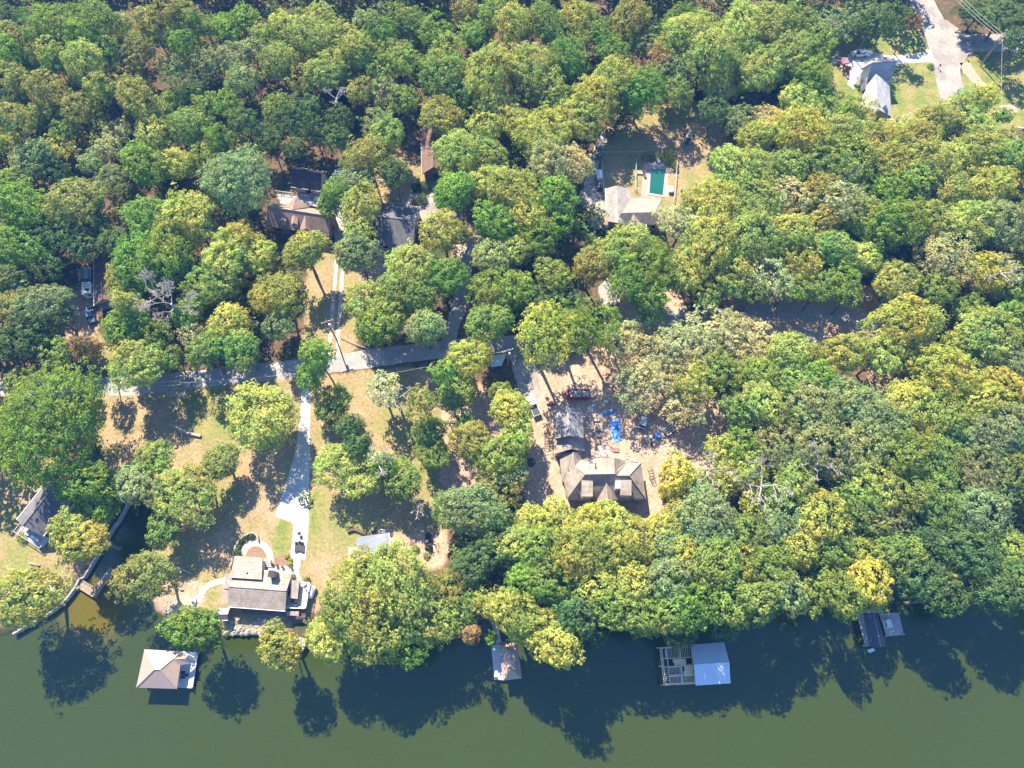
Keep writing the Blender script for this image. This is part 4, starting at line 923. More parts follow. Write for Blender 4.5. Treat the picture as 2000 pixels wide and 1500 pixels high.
# x y radius (photo pixels at the crown) colour [form]: b broad crown by default, T tall, C conical
TREES = '''
8 28 34 d;70 25 28 bT;112 40 34 mT;148 25 24 bT;192 30 36 mT;20 68 30 oT;66 62 28 bT;156 62 34 bT;95 96 28 yT;230 42 28 s;286 36 30 oT;330 20 28 oT;362 30 32 mT;396 48 24 mT;352 80 26 bT;245 98 44 o;164 108 38 yT;198 92 32 bT;240 150 32 o;12 98 32 bT;52 114 34 m;100 118 26 bT;22 146 30 oT;80 168 36 oT;28 195 30 d;190 166 30 yT;148 205 35 oT;100 206 34 m;60 226 30 m;22 226 32 oT;228 252 28 t;206 284 28 t;110 285 30 g;266 184 38 oT;
340 125 32 s;398 118 34 s;452 106 36 s;490 92 28 s;362 172 36 d;320 205 34 m;468 150 36 s;440 196 34 b;400 200 32 m;545 112 42 y;582 150 34 o;600 62 44 y;642 84 36 y;440 46 34 b;478 28 30 b;512 62 28 m;548 40 30 y;655 120 36 y;
296 252 42 y;368 244 46 m;424 264 28 bT;270 312 44 b;348 318 38 y;460 340 66 s;402 300 30 m;290 412 52 b;368 422 58 y;326 482 58 b;144 388 54 o;152 432 40 o;30 402 56 b;18 350 34 m;28 482 52 b;70 460 40 d;455 462 42 y;488 478 36 y;590 484 44 y;60 302 42 s;176 310 30 s;214 346 36 s;8 270 30 y;100 330 30 d;120 250 30 m;
14 545 42 d;96 520 30 d;78 592 54 s;16 604 44 o;76 634 46 o;30 664 46 d;104 690 34 m;160 676 30 rC;88 824 112 b;246 712 54 y;235 634 46 b;238 548 48 y;275 508 58 b;322 500 46 y;440 504 46 y;500 492 40 y;398 560 48 m;424 552 42 y;544 572 52 y;436 632 46 y;540 634 34 s;372 652 30 t;308 646 32 m;330 700 28 m;398 686 38 m;468 680 42 m;360 610 34 b;240 590 30 yC;
700 492 44 s;722 590 50 y;728 640 42 b;510 812 80 y;428 902 46 o;614 688 34 bT;604 732 34 b;650 790 46 m;680 832 34 d;690 872 26 d;712 858 16 mC;712 874 14 bC;152 934 58 b;128 1032 44 y;182 968 56 b;166 1052 46 y;252 936 52 s;300 900 42 m;352 962 66 y;385 940 44 o;322 1030 42 m;300 962 34 s;42 1172 74 y;286 1122 62 o;372 1230 56 b;545 1262 40 y;532 1232 28 o;
684 1190 76 y;778 1140 78 y;840 1214 66 y;742 1244 62 y;642 1240 46 y;800 1272 36 b;720 1112 46 y;870 1150 40 o;928 1106 48 d;960 1066 42 d;902 1180 38 m;920 1240 22 rC;944 1176 26 g;958 1245 16 b;932 992 60 s;962 1006 46 m;880 990 42 m;986 960 32 o;
722 922 54 y;662 900 56 y;750 908 34 b;788 940 44 m;838 840 44 m;846 882 38 m;822 780 36 oT;744 762 42 t;916 694 44 g;890 762 48 m;862 722 26 bT;978 766 28 m;1002 800 46 y;1012 850 38 y;920 862 44 o;980 880 48 m;1002 920 36 s;950 948 28 o;902 820 28 d;
800 510 56 y;862 540 50 b;798 572 50 m;830 634 42 s;762 622 42 m;756 560 34 y;962 500 44 s;1002 480 40 y;1052 452 48 b;962 560 50 m;1012 566 44 b;960 622 44 m;1080 540 40 m;1052 590 40 d;1112 582 30 d;1152 512 44 o;1192 486 34 y;1060 640 58 gT;1112 636 50 bT;1162 618 46 bT;1256 528 64 b;1238 478 54 y;1272 572 44 b;
1212 676 54 t;1270 652 50 t;1332 676 60 t;1398 640 60 t;1442 672 54 t;1252 738 56 t;1346 792 44 t;1306 736 44 t;1486 662 46 t;1545 678 46 y;1430 632 38 t;1412 722 44 m;1368 742 44 y;
620 30 36 y;668 62 34 y;712 34 28 s;746 56 34 b;702 92 40 m;762 98 34 m;632 142 40 y;684 132 34 o;740 132 34 m;802 42 40 m;850 62 38 b;872 94 38 y;922 60 30 m;962 20 34 m;908 16 32 o;790 112 38 m;752 172 34 s;790 190 36 m;700 176 30 o;872 132 48 m;906 178 30 d;858 222 44 y;962 132 58 y;1030 122 50 y;1062 162 44 y;1110 68 34 m;1002 42 44 y;1062 40 40 m;1132 32 40 g;1112 114 44 b;1182 58 36 b;1232 30 44 o;1262 82 32 s;1292 112 28 r;1202 96 36 b;1202 152 50 y;1252 172 54 b;1160 182 48 y;1132 222 48 y;1092 192 40 m;962 202 44 y;1000 190 26 s;930 170 34 y;952 242 38 y;1012 234 38 y;1062 262 58 y;1082 304 56 t;1132 322 34 t;960 300 40 m;902 290 50 y;890 372 44 b;962 352 44 y;1010 372 54 y;1080 382 44 b;1090 430 36 b;1030 420 44 y;960 432 44 b;864 442 46 y;
718 300 46 o;752 262 40 m;768 330 34 d;740 236 34 s;690 352 40 s;650 372 27 bT;642 400 28 b;700 392 44 y;698 444 34 y;
1360 62 60 y;1402 92 58 y;1452 60 54 y;1330 36 40 b;1412 152 48 y;1482 132 54 y;1542 100 46 y;1502 42 48 y;1560 30 36 m;1622 32 44 s;1672 26 44 s;1602 76 36 m;1712 36 38 d;1744 26 34 d;1592 142 44 b;1560 190 40 y;1312 130 34 s;1326 178 34 m;1400 212 34 d;1450 232 34 s;1366 30 24 o;1962 30 50 d;1916 20 40 d;1992 74 34 d;1787 40 18 r;
1482 262 40 y;1522 242 44 t;1572 252 54 g;1622 212 34 y;1664 206 28 bT;1642 252 48 y;1702 276 58 y;1762 246 34 t;1786 272 48 y;1832 232 42 o;1872 222 44 y;1902 202 38 b;1932 182 28 g;1912 246 40 y;1962 222 20 b;1972 270 36 o;1692 212 26 t;1606 190 26 b;
1432 322 44 y;1482 332 50 y;1542 322 44 m;1602 312 44 m;1672 312 54 m;1742 322 50 y;1802 306 50 y;1856 314 44 y;1922 292 48 y;1982 306 42 m;
1402 402 60 y;1470 392 58 y;1362 392 38 y;1542 382 46 t;1602 372 44 o;1650 335 22 s;1642 386 44 t;1702 362 38 b;1752 362 44 b;1802 356 44 m;1862 366 48 y;1942 362 50 y;
1332 432 44 t;1402 472 58 y;1472 452 58 y;1552 442 44 y;1612 422 40 o;1682 414 50 y;1752 432 58 b;1822 422 48 y;1892 432 54 y;1962 432 50 s;
1352 522 48 y;1432 532 50 y;1502 540 48 t;1562 502 50 y;1622 482 44 m;1700 502 40 y;1762 542 48 y;1852 492 54 t;1932 532 50 g;1842 562 38 m;1984 562 40 m;1652 542 38 b;1382 572 34 m;
1782 622 62 g;1722 690 44 y;1652 682 48 y;1932 642 58 y;1902 602 38 m;1982 612 36 b;1852 722 58 g;1882 682 40 m;1982 702 44 s;1962 762 50 g;1922 790 46 g;1790 706 40 y;1590 694 30 y;
1562 762 48 m;1502 782 50 y;1482 732 44 m;1640 762 48 s;1602 730 38 b;1592 802 58 s;1682 792 54 s;1722 842 58 s;1782 790 58 y;1852 812 58 m;1922 852 54 s;1984 832 48 s;1442 802 40 m;1532 862 58 s;1602 872 62 s;1452 872 38 b;1682 882 58 s;1762 882 62 m;1832 892 58 m;1912 922 58 s;1984 932 54 m;
1412 884 36 g;1322 922 40 g;1312 964 30 g;1662 912 28 g;1552 942 48 y;1362 942 32 y;1424 932 38 y;1702 952 58 y;1772 962 58 m;1842 982 58 m;1922 1002 58 s;
1392 1002 64 s;1332 1012 48 y;1462 1042 48 m;1522 1022 48 s;1602 1002 54 y;1672 992 54 m;1722 1012 58 s;1352 1082 44 y;1302 1062 48 s;1402 1102 56 m;1444 1114 44 y;1502 1112 48 m;1562 1082 44 y;1622 1062 48 m;1690 1072 48 m;1702 1134 48 g;1762 1082 48 m;1832 1062 58 d;1862 1114 28 g;1902 1082 58 d;1972 1072 48 m;1984 1132 46 d;
1292 1132 48 s;1322 1188 48 m;1382 1180 44 b;1432 1172 52 m;1422 1218 38 d;1482 1182 44 m;1540 1152 40 s;1582 1162 38 m;1652 1176 40 m;1802 1136 46 d;1850 1166 42 d;1952 1154 46 d;1620 1120 34 m;1000 1132 0 d;
1086 1022 50 g;1040 1020 46 y;1150 1026 46 g;1204 1028 42 y;1012 1062 48 y;1062 1082 52 m;1132 1082 58 y;1202 1082 58 y;1252 1050 48 y;1296 1030 38 g;1092 1142 58 m;1042 1150 48 b;1162 1152 52 y;1232 1142 48 y;1002 1190 50 y;1050 1222 48 y;1092 1252 44 y;1132 1198 42 d;1202 1200 44 m;1252 1202 46 m;1162 1228 38 d;1328 1234 38 d'''+';1468 916 38 y;1512 972 38 b;1478 984 34 y;34 742 36 m;560 230 36 d;610 250 34 d;520 262 34 d;655 262 32 d;575 285 26 d;540 205 34 m;600 205 32 d;470 232 30 d;660 225 30 d;160 480 34 d;1480 562 34 m;1545 556 34 b;1605 560 34 m;1662 572 30 m;215 470 34 d;120 455 34 d;180 440 30 d'
LM = [((1284,356),'the green swimming pool'), ((1240,415),'the pool house'), ((600,345),'the dark-roofed garage'), ((580,425),'the dormered brown house'), ((770,440),'the slate-roofed house'), ((835,300),'the long narrow roof'),
      ((168,560),'the white camper'), ((75,990),'the cottage on the point'), ((210,1060),'the timber seawall'), ((505,1150),'the lakeside house'), ((590,930),'the concrete driveway'), ((655,600),'the twin wheel tracks'),
      ((730,1060),'the pale tool shed'), ((325,1305),'the tan pyramid roof'), ((995,1290),'the tan hip-roofed boathouse'), ((1390,1295),'the pale blue boathouse'), ((1720,1225),'the grey dock'), ((1110,840),'the garage wing of the large house'),
      ((1180,940),'the large gabled house'), ((970,703),'the metal canopy by the lane'), ((1580,610),'the bend of the lane'), ((1710,150),'the white-walled house by the road'), ((1945,85),'the crossarm utility pole'), ((305,580),'the twin dead trees'),
      ((655,185),'the small bleached dead tree'), ((1480,940),'the large bare-limbed dead tree'), ((300,740),'the shaded lane'), ((1700,830),'the pale roof between the oaks'), ((1300,272),'the shaded upper lawn'),
      ((1660,130),'the red canopy'), ((775,775),'the bare grey shrub in the garden'), ((1130,768),'the red dumpster'), ((1258,822),'the silver off-roader')]
ORD = ['', 'second', 'third', 'fourth', 'fifth', 'sixth', 'seventh', 'eighth', 'ninth', 'tenth', 'eleventh', 'twelfth', 'thirteenth', 'fourteenth', 'fifteenth', 'sixteenth']
tree_rec = []; HF = {}
FORM = {'T': 'tall', 'C': 'cone'}
PXM = lambda py, px, h: 1333/((CAM_H-h)/1.0)
for s in TREES.replace('\n', '').split(';'):
    if not s.strip(): continue
    a = s.split(); px, py, r = float(a[0]), float(a[1]), float(a[2]); c = a[3][0]; form = FORM.get(a[3][1:2], 'broad'); hf_ = .55 if (px > 1560 and py < 120) else .7 if (1270 < px < 1470 and 150 < py < 250) else .68 if (180 < px < 900 and py > 740 and py < 1070) else (.7 if c == 't' and px > 1150 and py > 560 else 1.0)
    if r <= 0: continue
    h0 = 11.0; p = G(px, py, h0); ctr = G(px, py, h0); e = G(px+r, py, h0); R = (e-ctr).length*(.90 if px < 900 and 740 < py < 1240 else .98)
    HF[(px, py)] = hf_; tree_rec.append([px, py, r, c, form, R])
groups = {}
for t in tree_rec:
    px, py, r, c, form, R = t
    d, k = min((math.hypot(px-q[0][0], (py-q[0][1])), i) for i, q in enumerate(LM)); q = LM[k]
    dx, dy = px-q[0][0], py-q[0][1]; an = math.degrees(math.atan2(-dy, dx))%360
    dr = ['right of', 'above and right of', 'above', 'above and left of', 'left of', 'below and left of', 'below', 'below and right of'][int(((an+22.5)%360)//45)]
    groups.setdefault((c, k, dr), []).append((d, t))
for (c, k, dr), L in groups.items():
    L.sort(key=lambda q: q[0])
    for i, (d, t) in enumerate(L):
        size = 'large' if t[2] >= 56 else ('small' if t[2] < 32 else '')
        base = (size+' ' if size else '')+COL[c][0]+(' narrow-crowned' if t[4] != 'broad' else '')+' tree '+dr+' '+LM[k][1]
        if len(L) > 1: base += ', '+('first' if i == 0 else ORD[i])+' outwards'
        t.append(base)
def place_tree(px, py, r, c, form, R, label, idx):
    dens = .50 if (1020 < px < 1470 and 590 < py < 830) else (.6 if c == 't' else 1.0)
    me, tm, H, zc, cls = proto(R, form, dens, idx)
    s = R/cls; sz = s*random.uniform(.95, 1.12)*HF[(px, py)]
    if py > 1080 and px > 950 and r > 30: sz *= 1.22
    hc = (zc+.25*(H-zc))*sz; b = G(px, py, hc)
    root = thing('tree', label, 'tree', (b.x, b.y, 0), random.uniform(0, 6.28), group='broadleaf trees of the wooded shore', local=True)
    q_ = random.uniform(.84,1.2)*1.04; root.scale = (s*q_, s*1.08/q_, sz)
    root.rotation_euler[0] = random.uniform(-.07,.07); root.rotation_euler[1] = random.uniform(-.07,.07)
    tr = bpy.data.objects.new('trunk', tm); C.objects.link(tr); tr.parent = root
    cr = bpy.data.objects.new('crown', me); C.objects.link(cr); cr.parent = root
    q = COL[c][1]; k = random.uniform(.88, 1.14); hs = random.uniform(-.10, .10)
    cr.color = (q[0]*k*(1+hs), q[1]*k, q[2]*k*(1-hs), 1)
    return b, R
tree_pos = []
tree_rec.sort(key=lambda t: -t[2])
N_SINGLE = 296
for i, t in enumerate(tree_rec[:N_SINGLE]):
    b, R = place_tree(*t, i); tree_pos.append((b.x, b.y, R))
# the small crowns past the first three hundred: real leaves again, joined into one object
jv = []; jt = []; tb = MB()
for i, t in enumerate(tree_rec[N_SINGLE:]):
    px, py, r, c, form, R, label = t
    me, tm, H, zc, cls = proto(R, form, .62, i); s = R/cls; sz = s*random.uniform(.95, 1.12); b = G(px, py, (zc+.25*(H-zc))*sz)
    n = len(me.vertices); v = np.empty(n*3, np.float32); me.vertices.foreach_get('co', v); v = v.reshape(-1,3); a = np.empty(n*4, np.float32); me.color_attributes['tone'].data.foreach_get('color', a); a = a.reshape(-1,4)
    th = random.uniform(0, 6.28); cs, sn = math.cos(th), math.sin(th); vv = np.stack([b.x+(v[:,0]*cs-v[:,1]*sn)*s, b.y+(v[:,0]*sn+v[:,1]*cs)*s, v[:,2]*sz], 1)
    k = random.uniform(.88,1.14); a = a.copy(); a[:,:3] *= np.array(COL[c][1])*k*8; jv.append(vv); jt.append(a)
    tb.tube([(b.x,b.y,-.2),(b.x,b.y,zc*sz)], [.2,.08], 5)
jv = np.concatenate(jv).astype(np.float32); jt = np.concatenate(jt).astype(np.float32); n = len(jv)
me = bpy.data.meshes.new('small_crowns'); me.vertices.add(n); me.vertices.foreach_set('co', jv.ravel()); me.loops.add(n); me.loops.foreach_set('vertex_index', np.arange(n, dtype=np.int32))
me.polygons.add(n//4); me.polygons.foreach_set('loop_start', np.arange(0, n, 4, dtype=np.int32)); me.update(calc_edges=True)
me.color_attributes.new('tone', 'FLOAT_COLOR', 'POINT').data.foreach_set('color', jt.ravel()); me.materials.append(M['leaf'])
o = bpy.data.objects.new('small_trees', me); C.objects.link(o); o.color = (.125,.125,.125,1); o['kind'] = 'stuff'
o = mesh_obj('small_trunks', tb, M['bark']); o['kind'] = 'stuff'

# small garden bushes
def bush(x, y, r_m, c, label, H=None, name='bush', h0=0.0):
    key = ('bush', round(r_m, 1)); R = max(.4, r_m)
    rg = np.random.default_rng(int(x*7+y)); n = int(220*R**1.3)+60
    d = unit(rg.normal(size=(n,3))+np.array([0,0,.3])); d[:,2] = np.abs(d[:,2]); p = d*np.array([R,R,(H or R*1.1)])*rg.uniform(.75,1.05,(n,1))*(1+.18*np.sin(d[:,:1]*7+3)*np.cos(d[:,1:2]*6)); 
    t = np.repeat(rg.uniform(.7,1.3,(n,1)), 3, 1)
    me = quads_mesh('bush', p, unit(d+rg.normal(size=(n,3))*.35), rg.uniform(.18,.34,n)*(1 if R < 1.5 else 1.3), t, M['leaf'])
    o = bpy.data.objects.new(name, me); C.objects.link(o); b = G(x, y, h0); o.location = b; o.color = (*COL[c][1], 1); o['label'] = label; o['category'] = 'bush'
    return o
for x, y, r, c, l in ((466,1066,.75,'d','dark bush in the curved stone wall, lowest of the four'), (471.5,1056,.75,'d','dark bush in the curved stone wall, second up from the house'), (480,1050.5,.8,'d','dark bush in the curved stone wall, third up from the house'), (493,1047.5,.75,'d','dark bush at the upper end of the curved stone wall'),
    (464,1078,1.0,'d','long dark bush between the curved wall and the lakeside house roof'), (562,1087,.55,'g','round golden bush at the bottom corner of the concrete driveway'), (568,1095,.5,'g','golden bush in the garden bed below the driveway corner'), (567,1102,.6,'g','golden bush beside the entrance patio, the lowest in the garden bed'),
    (571,1128,.8,'r','russet bush by the entrance path and the small side roof'), (600,1133,.7,'o','olive bush at the upper corner of the railed deck'), (1263,309,1.35,'o','olive bush at the upper left corner of the pool terrace'), (1272,310,1.1,'d','dark green bush beside the olive one above the pool'),
    (1283,307,1.0,'g','yellow bush above the pool between the dark bush and the large one'), (1304,311,2.0,'b','large bright green bush at the upper right corner of the pool'), (1318,323,1.1,'g','yellow bush below the large bright bush by the pool fence'), (1321,334,.7,'d','small dark bush low on the outer pool fence'),
    (1817,131,1.0,'b','round green bush on the lawn edge beside the county road'), (1038,692,1.4,'d','dark rounded bush beside the lane, under the golden tree'), (831,370,1.5,'d','clipped dark bush at the edge of the gravel court'), (824,393,1.7,'d','round dark green bush at the corner of the slate-roofed house'),
    (812,395,1.1,'r','russet low bush beside the round dark bush by the slate-roofed house'), (48,1049,1.3,'y','yellow-green bush below the porch of the cottage on the point'), (812,1074,.9,'b','bright green bush beside the heap of black bags'), (834,1085,.8,'y','yellow-green bush under the heap of black bags'),
    (1115,935,0,'d','')):
    if r: bush(x, y, r, c, l)
for i in range(7):
    pass
# clipped hedge by the long narrow house
rg = np.random.default_rng(5)
a_, b_ = G(806,372), G(834,364); 
n = 900; u = rg.random(n); d = b_-a_; nn_ = np.array([-d.y, d.x])/d.length
p = np.stack([a_.x+d.x*u, a_.y+d.y*u, rg.random(n)*1.5], 1); off = rg.uniform(-.9,.9,n); p[:,:2] += off[:,None]*nn_; 
me = quads_mesh('hedge', p-np.array([a_.x,a_.y,0]), unit(rg.normal(size=(n,3))+np.array([0,0,.8])), rg.uniform(.25,.4,n), np.repeat(rg.uniform(.7,1.2,(n,1)),3,1), M['leaf'])
o = bpy.data.objects.new('hedge', me); C.objects.link(o); o.location = (a_.x, a_.y, 0); o.color = (.035,.075,.028,1); o['label'] = 'dark clipped hedge along the gravel court below the long narrow roof'; o['category'] = 'hedge'

# dead trees
def dead(px, py, H, R, seed, label, depth=4, lean=(0,0), hc=.62, twig=1.0):
    b = G(px, py, H*hc); root = thing('dead_tree', label, 'dead tree', (b.x, b.y, 0), 0)
    mb = branchy(H, R, seed, depth); me_v = [(v[0]+b.x+lean[0]*v[2]/H, v[1]+b.y+lean[1]*v[2]/H, v[2]) for v in mb.v]; mb.v = me_v
    part('branches', mb, M['deadwood'], root)
    return root
dead(298,568,24,4.2,3,'bare pale dead tree with fanned branches, the upper of two by the white camper wood',5)
dead(332,592,24,4.6,9,'bare pale dead tree, the lower and wider of the pair left of the olive trees',5)
dead(655,190,21,2.8,5,'small bleached dead tree standing in the dark wood above the garage',4)
dead(772,778,14,4.6,6,'bare grey tree by the garden tan tree below the lane',4)
dead(1492,948,24,5.8,11,'large bare-limbed dead tree with pale twisted limbs among the green-gold crowns',4)
dead(1385,915,20,3.8,12,'smaller dead tree with spiky pale branches beside the golden tree',4)
dead(1600,905,25,4.0,13,'thin dead tree with pale branches standing in the grey-green oaks',3)
dead(1958,528,25,4.0,14,'grey dead tree with swept twigs behind the golden tree at the wood edge',4)
dead(738,902,19,3.4,15,'bare white branches rising from the yellow-green trees beside the driveway',4)
dead(816,1000,10,2.0,16,'slim dead tree with a white spiky top on the lower lawn',3)
dead(357,768,6,2.6,17,'low bare grey shrub-like tree beside the shaded lane',5)
dead(1460,800,14,2.6,18,'leaning bare pale limb at the edge of the dirt yard wood',2)
dead(1095,1222,19,3.2,19,'bare white forked tree hanging over the lake bank',3)
dead(1665,335,21,2.6,20,'small grey twiggy tree in the middle of the upper wood',4)

# ------------------------------------------------------------------ undergrowth and woodland beyond the frame
CLEAR = [wpoly(s) for s in LAWN+GREEN+DIRT+['500,300 730,300 730,500 500,480','720,340 910,340 910,500 720,500','800,230 880,230 880,350 800,350','130,500 260,500 260,660 130,660','1900,60 2100,60 2100,110 1900,110','1750,-80 1900,-80 1900,260 1800,260','1430,585 1760,580 1760,700 1560,700 1430,630',
    '1060,640 1400,610 1400,700 1060,700','0,725 1000,640 1060,700 1000,740 300,790 0,790','600,480 700,480 700,700 600,700','1650,90 1760,90 1760,270 1650,270','640,320 720,320 720,480 640,480','870,460 925,460 925,700 870,700','1160,550 1210,550 1210,620 1160,620']]
def in_clear(x, y): return any(in_poly(np.array([x]), np.array([y]), P)[0] for P in CLEAR)
rg = np.random.default_rng(11); land_np = land
N = 2600; bx = rg.uniform(-165, 165, N); by = rg.uniform(-10, 205, N)
ok = in_poly(bx, by, land_np)
for P in CLEAR: ok &= ~in_poly(bx, by, P)
bx, by = bx[ok], by[ok]
cen = []; nrm = []; siz = []; ton = []
for x, y in zip(bx, by):
    r = rg.uniform(.8, 2.2); n = int(34*r); d = unit(rg.normal(size=(n,3))+np.array([0,0,.6])); d[:,2] = abs(d[:,2])
    cen.append(np.array([x,y,0])+d*np.array([r,r,r*rg.uniform(.9,1.9)])*rg.uniform(.7,1.05,(n,1))); nrm.append(unit(d+rg.normal(size=(n,3))*.4)); siz.append(rg.uniform(.35,.75,n)); ton.append(np.repeat(rg.uniform(.7,1.3,(n,1)),3,1)*rg.uniform(.6,1.3)*np.array([rg.uniform(.8,1.4),1,.9]))
for x, y in zip(rg.uniform(-165,165,2300), rg.uniform(-5,205,2300)):
    if not in_poly(np.array([x-0.0]), np.array([y-3]), land_np)[0] or in_clear(x, y) or in_clear(x-1.5, y+1.5) or in_clear(x+2, y-2): continue
    r = rg.uniform(1.5, 3.3); H = rg.uniform(3.5, 8.5); n = int(68*r); d = unit(rg.normal(size=(n,3))+np.array([0,0,.4])); k = 1+.25*np.sin(d[:,:1]*5+x)*np.cos(d[:,1:2]*5+y)
    cen.append(np.array([x,y,H-r])+d*np.array([r,r,r*1.1])*k*rg.uniform(.7,1.03,(n,1))); nrm.append(unit(d*.6+np.array([0,0,.6])+rg.normal(size=(n,3))*.4)); siz.append(rg.uniform(.4,.8,n))
    ton.append(np.repeat(rg.uniform(.7,1.3,(n,1)),3,1)*np.array(COL['ymbodsmmdy'[rg.integers(10)]][1])/np.array([.09,.13,.04])*.75)
me = quads_mesh('undergrowth', np.concatenate(cen), np.concatenate(nrm), np.concatenate(siz), np.concatenate(ton), M['leaf'])
ug = bpy.data.objects.new('undergrowth', me); C.objects.link(ug); ug.color = (.09,.13,.04,1); ug['kind'] = 'stuff'
# forest beyond the picture's edge
cen = []; nrm = []; siz = []; ton = []
gx = np.arange(-250, 250, 9.5); gy = np.arange(-40, 290, 9.5)
PAL = [COL[k][1] for k in 'ymobmsyo']
for x0 in gx:
    for y0 in gy:
        x, y = x0+rg.uniform(-3,3), y0+rg.uniform(-3,3)
        if not in_poly(np.array([x]), np.array([y+5]), land_np)[0] or in_clear(x, y): continue
        px, py = P2(x, y, 11)
        m_ = 45
        if -m_ < px < 2000+m_ and py > -m_: continue
        if (-250 < px < 2250 and py > 1500) or (px < 60 and py > 1130): continue
        r = rg.uniform(4.2, 6.5); H = rg.uniform(13, 18); n = 620; d = unit(rg.normal(size=(n,3))+np.array([0,0,.5]))
        k = 1+.22*np.sin(d[:,:1]*6+x)*np.cos(d[:,1:2]*5+y)
        cen.append(np.array([x,y,H-r*.8])+d*np.array([r,r,r*.85])*k*rg.uniform(.85,1.03,(n,1))); nrm.append(unit(d+rg.normal(size=(n,3))*.4)); siz.append(rg.uniform(.7,1.3,n))
        ton.append(np.repeat(rg.uniform(.7,1.3,(n,1)),3,1)*np.array(PAL[rg.integers(len(PAL))])*8)
me = quads_mesh('woodland', np.concatenate(cen), np.concatenate(nrm), np.concatenate(siz), np.concatenate(ton), M['leaf'])
wd = bpy.data.objects.new('woodland', me); C.objects.link(wd); wd.color = (.125,.125,.125,1); wd['kind'] = 'stuff'
# ------------------------------------------------------------------ vehicles
def car(kind, label, cat, x, y, ang, paint, L=4.5, W=1.8, H=1.5, name='parked_car', zx=0):
    """ang: heading of the nose in the ground plane"""
    c = G(x, y); t = thing(name, label, cat, (c.x, c.y, 0), ang, local=True); h = L/2
    if kind == 'pickup': prof = [(-h,.5),(-h,1.0),(-h*.15,1.02),(h*.1,1.02),(h*.55,1.02),(h*.97,.92),(h,.5)]
    else: prof = [(-h,.45),(-h*.98,.95),(-h*.6,1.0),(h*.35,.98),(h*.92,.82),(h,.45)]
    def loft(mb, pf, zb, wl, wt, inset=1.0):
        n = len(pf); vs = []
        for s_ in (-1, 1):
            for x_, z_ in pf: vs.append((x_, s_*(wl if z_ <= zb+.1 else wt)/2, z_))
        mb.add(vs, [tuple(range(n)), tuple(range(n, 2*n))[::-1]]+[(i, n+i, n+(i+1)%n, (i+1)%n) for i in range(n)])
    mb = MB(); loft(mb, [(p[0], p[1] if p[1] > .6 else .35) for p in prof], .5, W, W*.95); part('body', mb, M[paint], t)
    c0, c1 = ((-h*.12, h*.5) if kind == 'pickup' else ((-h*.85, h*.42) if kind == 'suv' else (-h*.62, h*.45)))
    zb, zt = .95, H
    def frus(mb, x0, x1, z0, x2, x3, z1, w0, w1):
        vs = [(x0,-w0/2,z0),(x1,-w0/2,z0),(x1,w0/2,z0),(x0,w0/2,z0),(x2,-w1/2,z1),(x3,-w1/2,z1),(x3,w1/2,z1),(x2,w1/2,z1)]
        mb.add(vs, [(3,2,1,0),(4,5,6,7),(0,1,5,4),(1,2,6,5),(2,3,7,6),(3,0,4,7)])
    rk = .15 if kind != 'car' else .55
    g = MB(); frus(g, c0, c1, zb, c0+rk, c1-.55, zt-.03, W*.9, W*.76); part('windows', g, M['glass'], t)
    r = MB(); frus(r, c0+rk+.02, c1-.57, zt-.04, c0+rk+.06, c1-.62, zt+.03, W*.78, W*.72); part('roof', r, M[paint], t)
    if kind == 'pickup': b = MB().box(-h*.56, 0, 1.0, h*.78, W*.8, .06); part('bed', b, M['black'], t); part('tailgate', MB().box(-h+.03, 0, 1.02, .08, W*.9, .25), M[paint], t)
    if kind == 'suv':
        rr = part('roof_rack', MB().beam((c0+.4,-.55,zt+.1),(c1-.8,-.55,zt+.1),.05,.05).beam((c0+.4,.55,zt+.1),(c1-.8,.55,zt+.1),.05,.05), M['black'], t)
        part('spare_wheel', MB().lathe([(.3,-.1),(.36,-.08),(.36,.08),(.3,.1)], 12, (0,0,0)), M['tyre'], t).matrix_local = Matrix.Translation((-h-.1, 0, .95)) @ Matrix.Rotation(math.pi/2, 4, 'Y')
    for sx in (-.62, .64):
        for sy in (-1, 1):
            wm = MB().tube([(sx*h, sy*(W/2-.2), .33),(sx*h, sy*(W/2+.01), .33)], .33, 14); wl = part('wheel', wm, M['tyre'], t)
            part('rim', MB().tube([(sx*h, sy*(W/2), .33),(sx*h, sy*(W/2+.02), .33)], .2, 10), M['rim'], wl)
    for sy in (-1, 1):
        part('headlight', MB().box(h-.05, sy*W*.36, .72, .14, .35, .16), M['lamp'], t); part('tail_light', MB().box(-h+.02, sy*W*.40, .8, .08, .2, .2), M['red'], t)
    part('bumper', MB().box(h, 0, .45, .14, W*.92, .2), M['black'] if kind != 'car' else M[paint], t)
    for sy in (-1, 1): part('wing_mirror', MB().box(c1-.15, sy*(W/2+.08), 1.02, .14, .18, .13), M[paint], t)
    return t
def dirpx(x0, y0, x1, y1):
    a, b = G(x0, y0), G(x1, y1); return math.atan2(b.y-a.y, b.x-a.x)
car('suv', 'silver off-road vehicle with roof rack parked in the dirt yard', 'car', 1257, 821, dirpx(1252,836,1262,804), 'silver', 4.6, 1.85, 1.75)
car('car', 'white saloon car parked on the white driveway beside the red canopy', 'car', 1677, 108, dirpx(1690,107,1662,109), 'whitecar', 4.3, 1.75, 1.42)
car('pickup', 'faded pale pickup with dark bed, half under trees by the garage wing', 'pickup truck', 1041, 795, dirpx(1048,810,1034,780), 'palecar', 4.9, 1.85, 1.7, name='pickup_truck')
car('car', 'blue car mostly hidden under the tree below the hidden brown house', 'car', 180, 618, dirpx(182,630,178,606), 'bluecar', 4.3, 1.75, 1.45)
c = G(1171,367); atv = thing('utility_cart', 'dark utility cart parked by the fence above the pool house drive', 'cart', tuple(c))
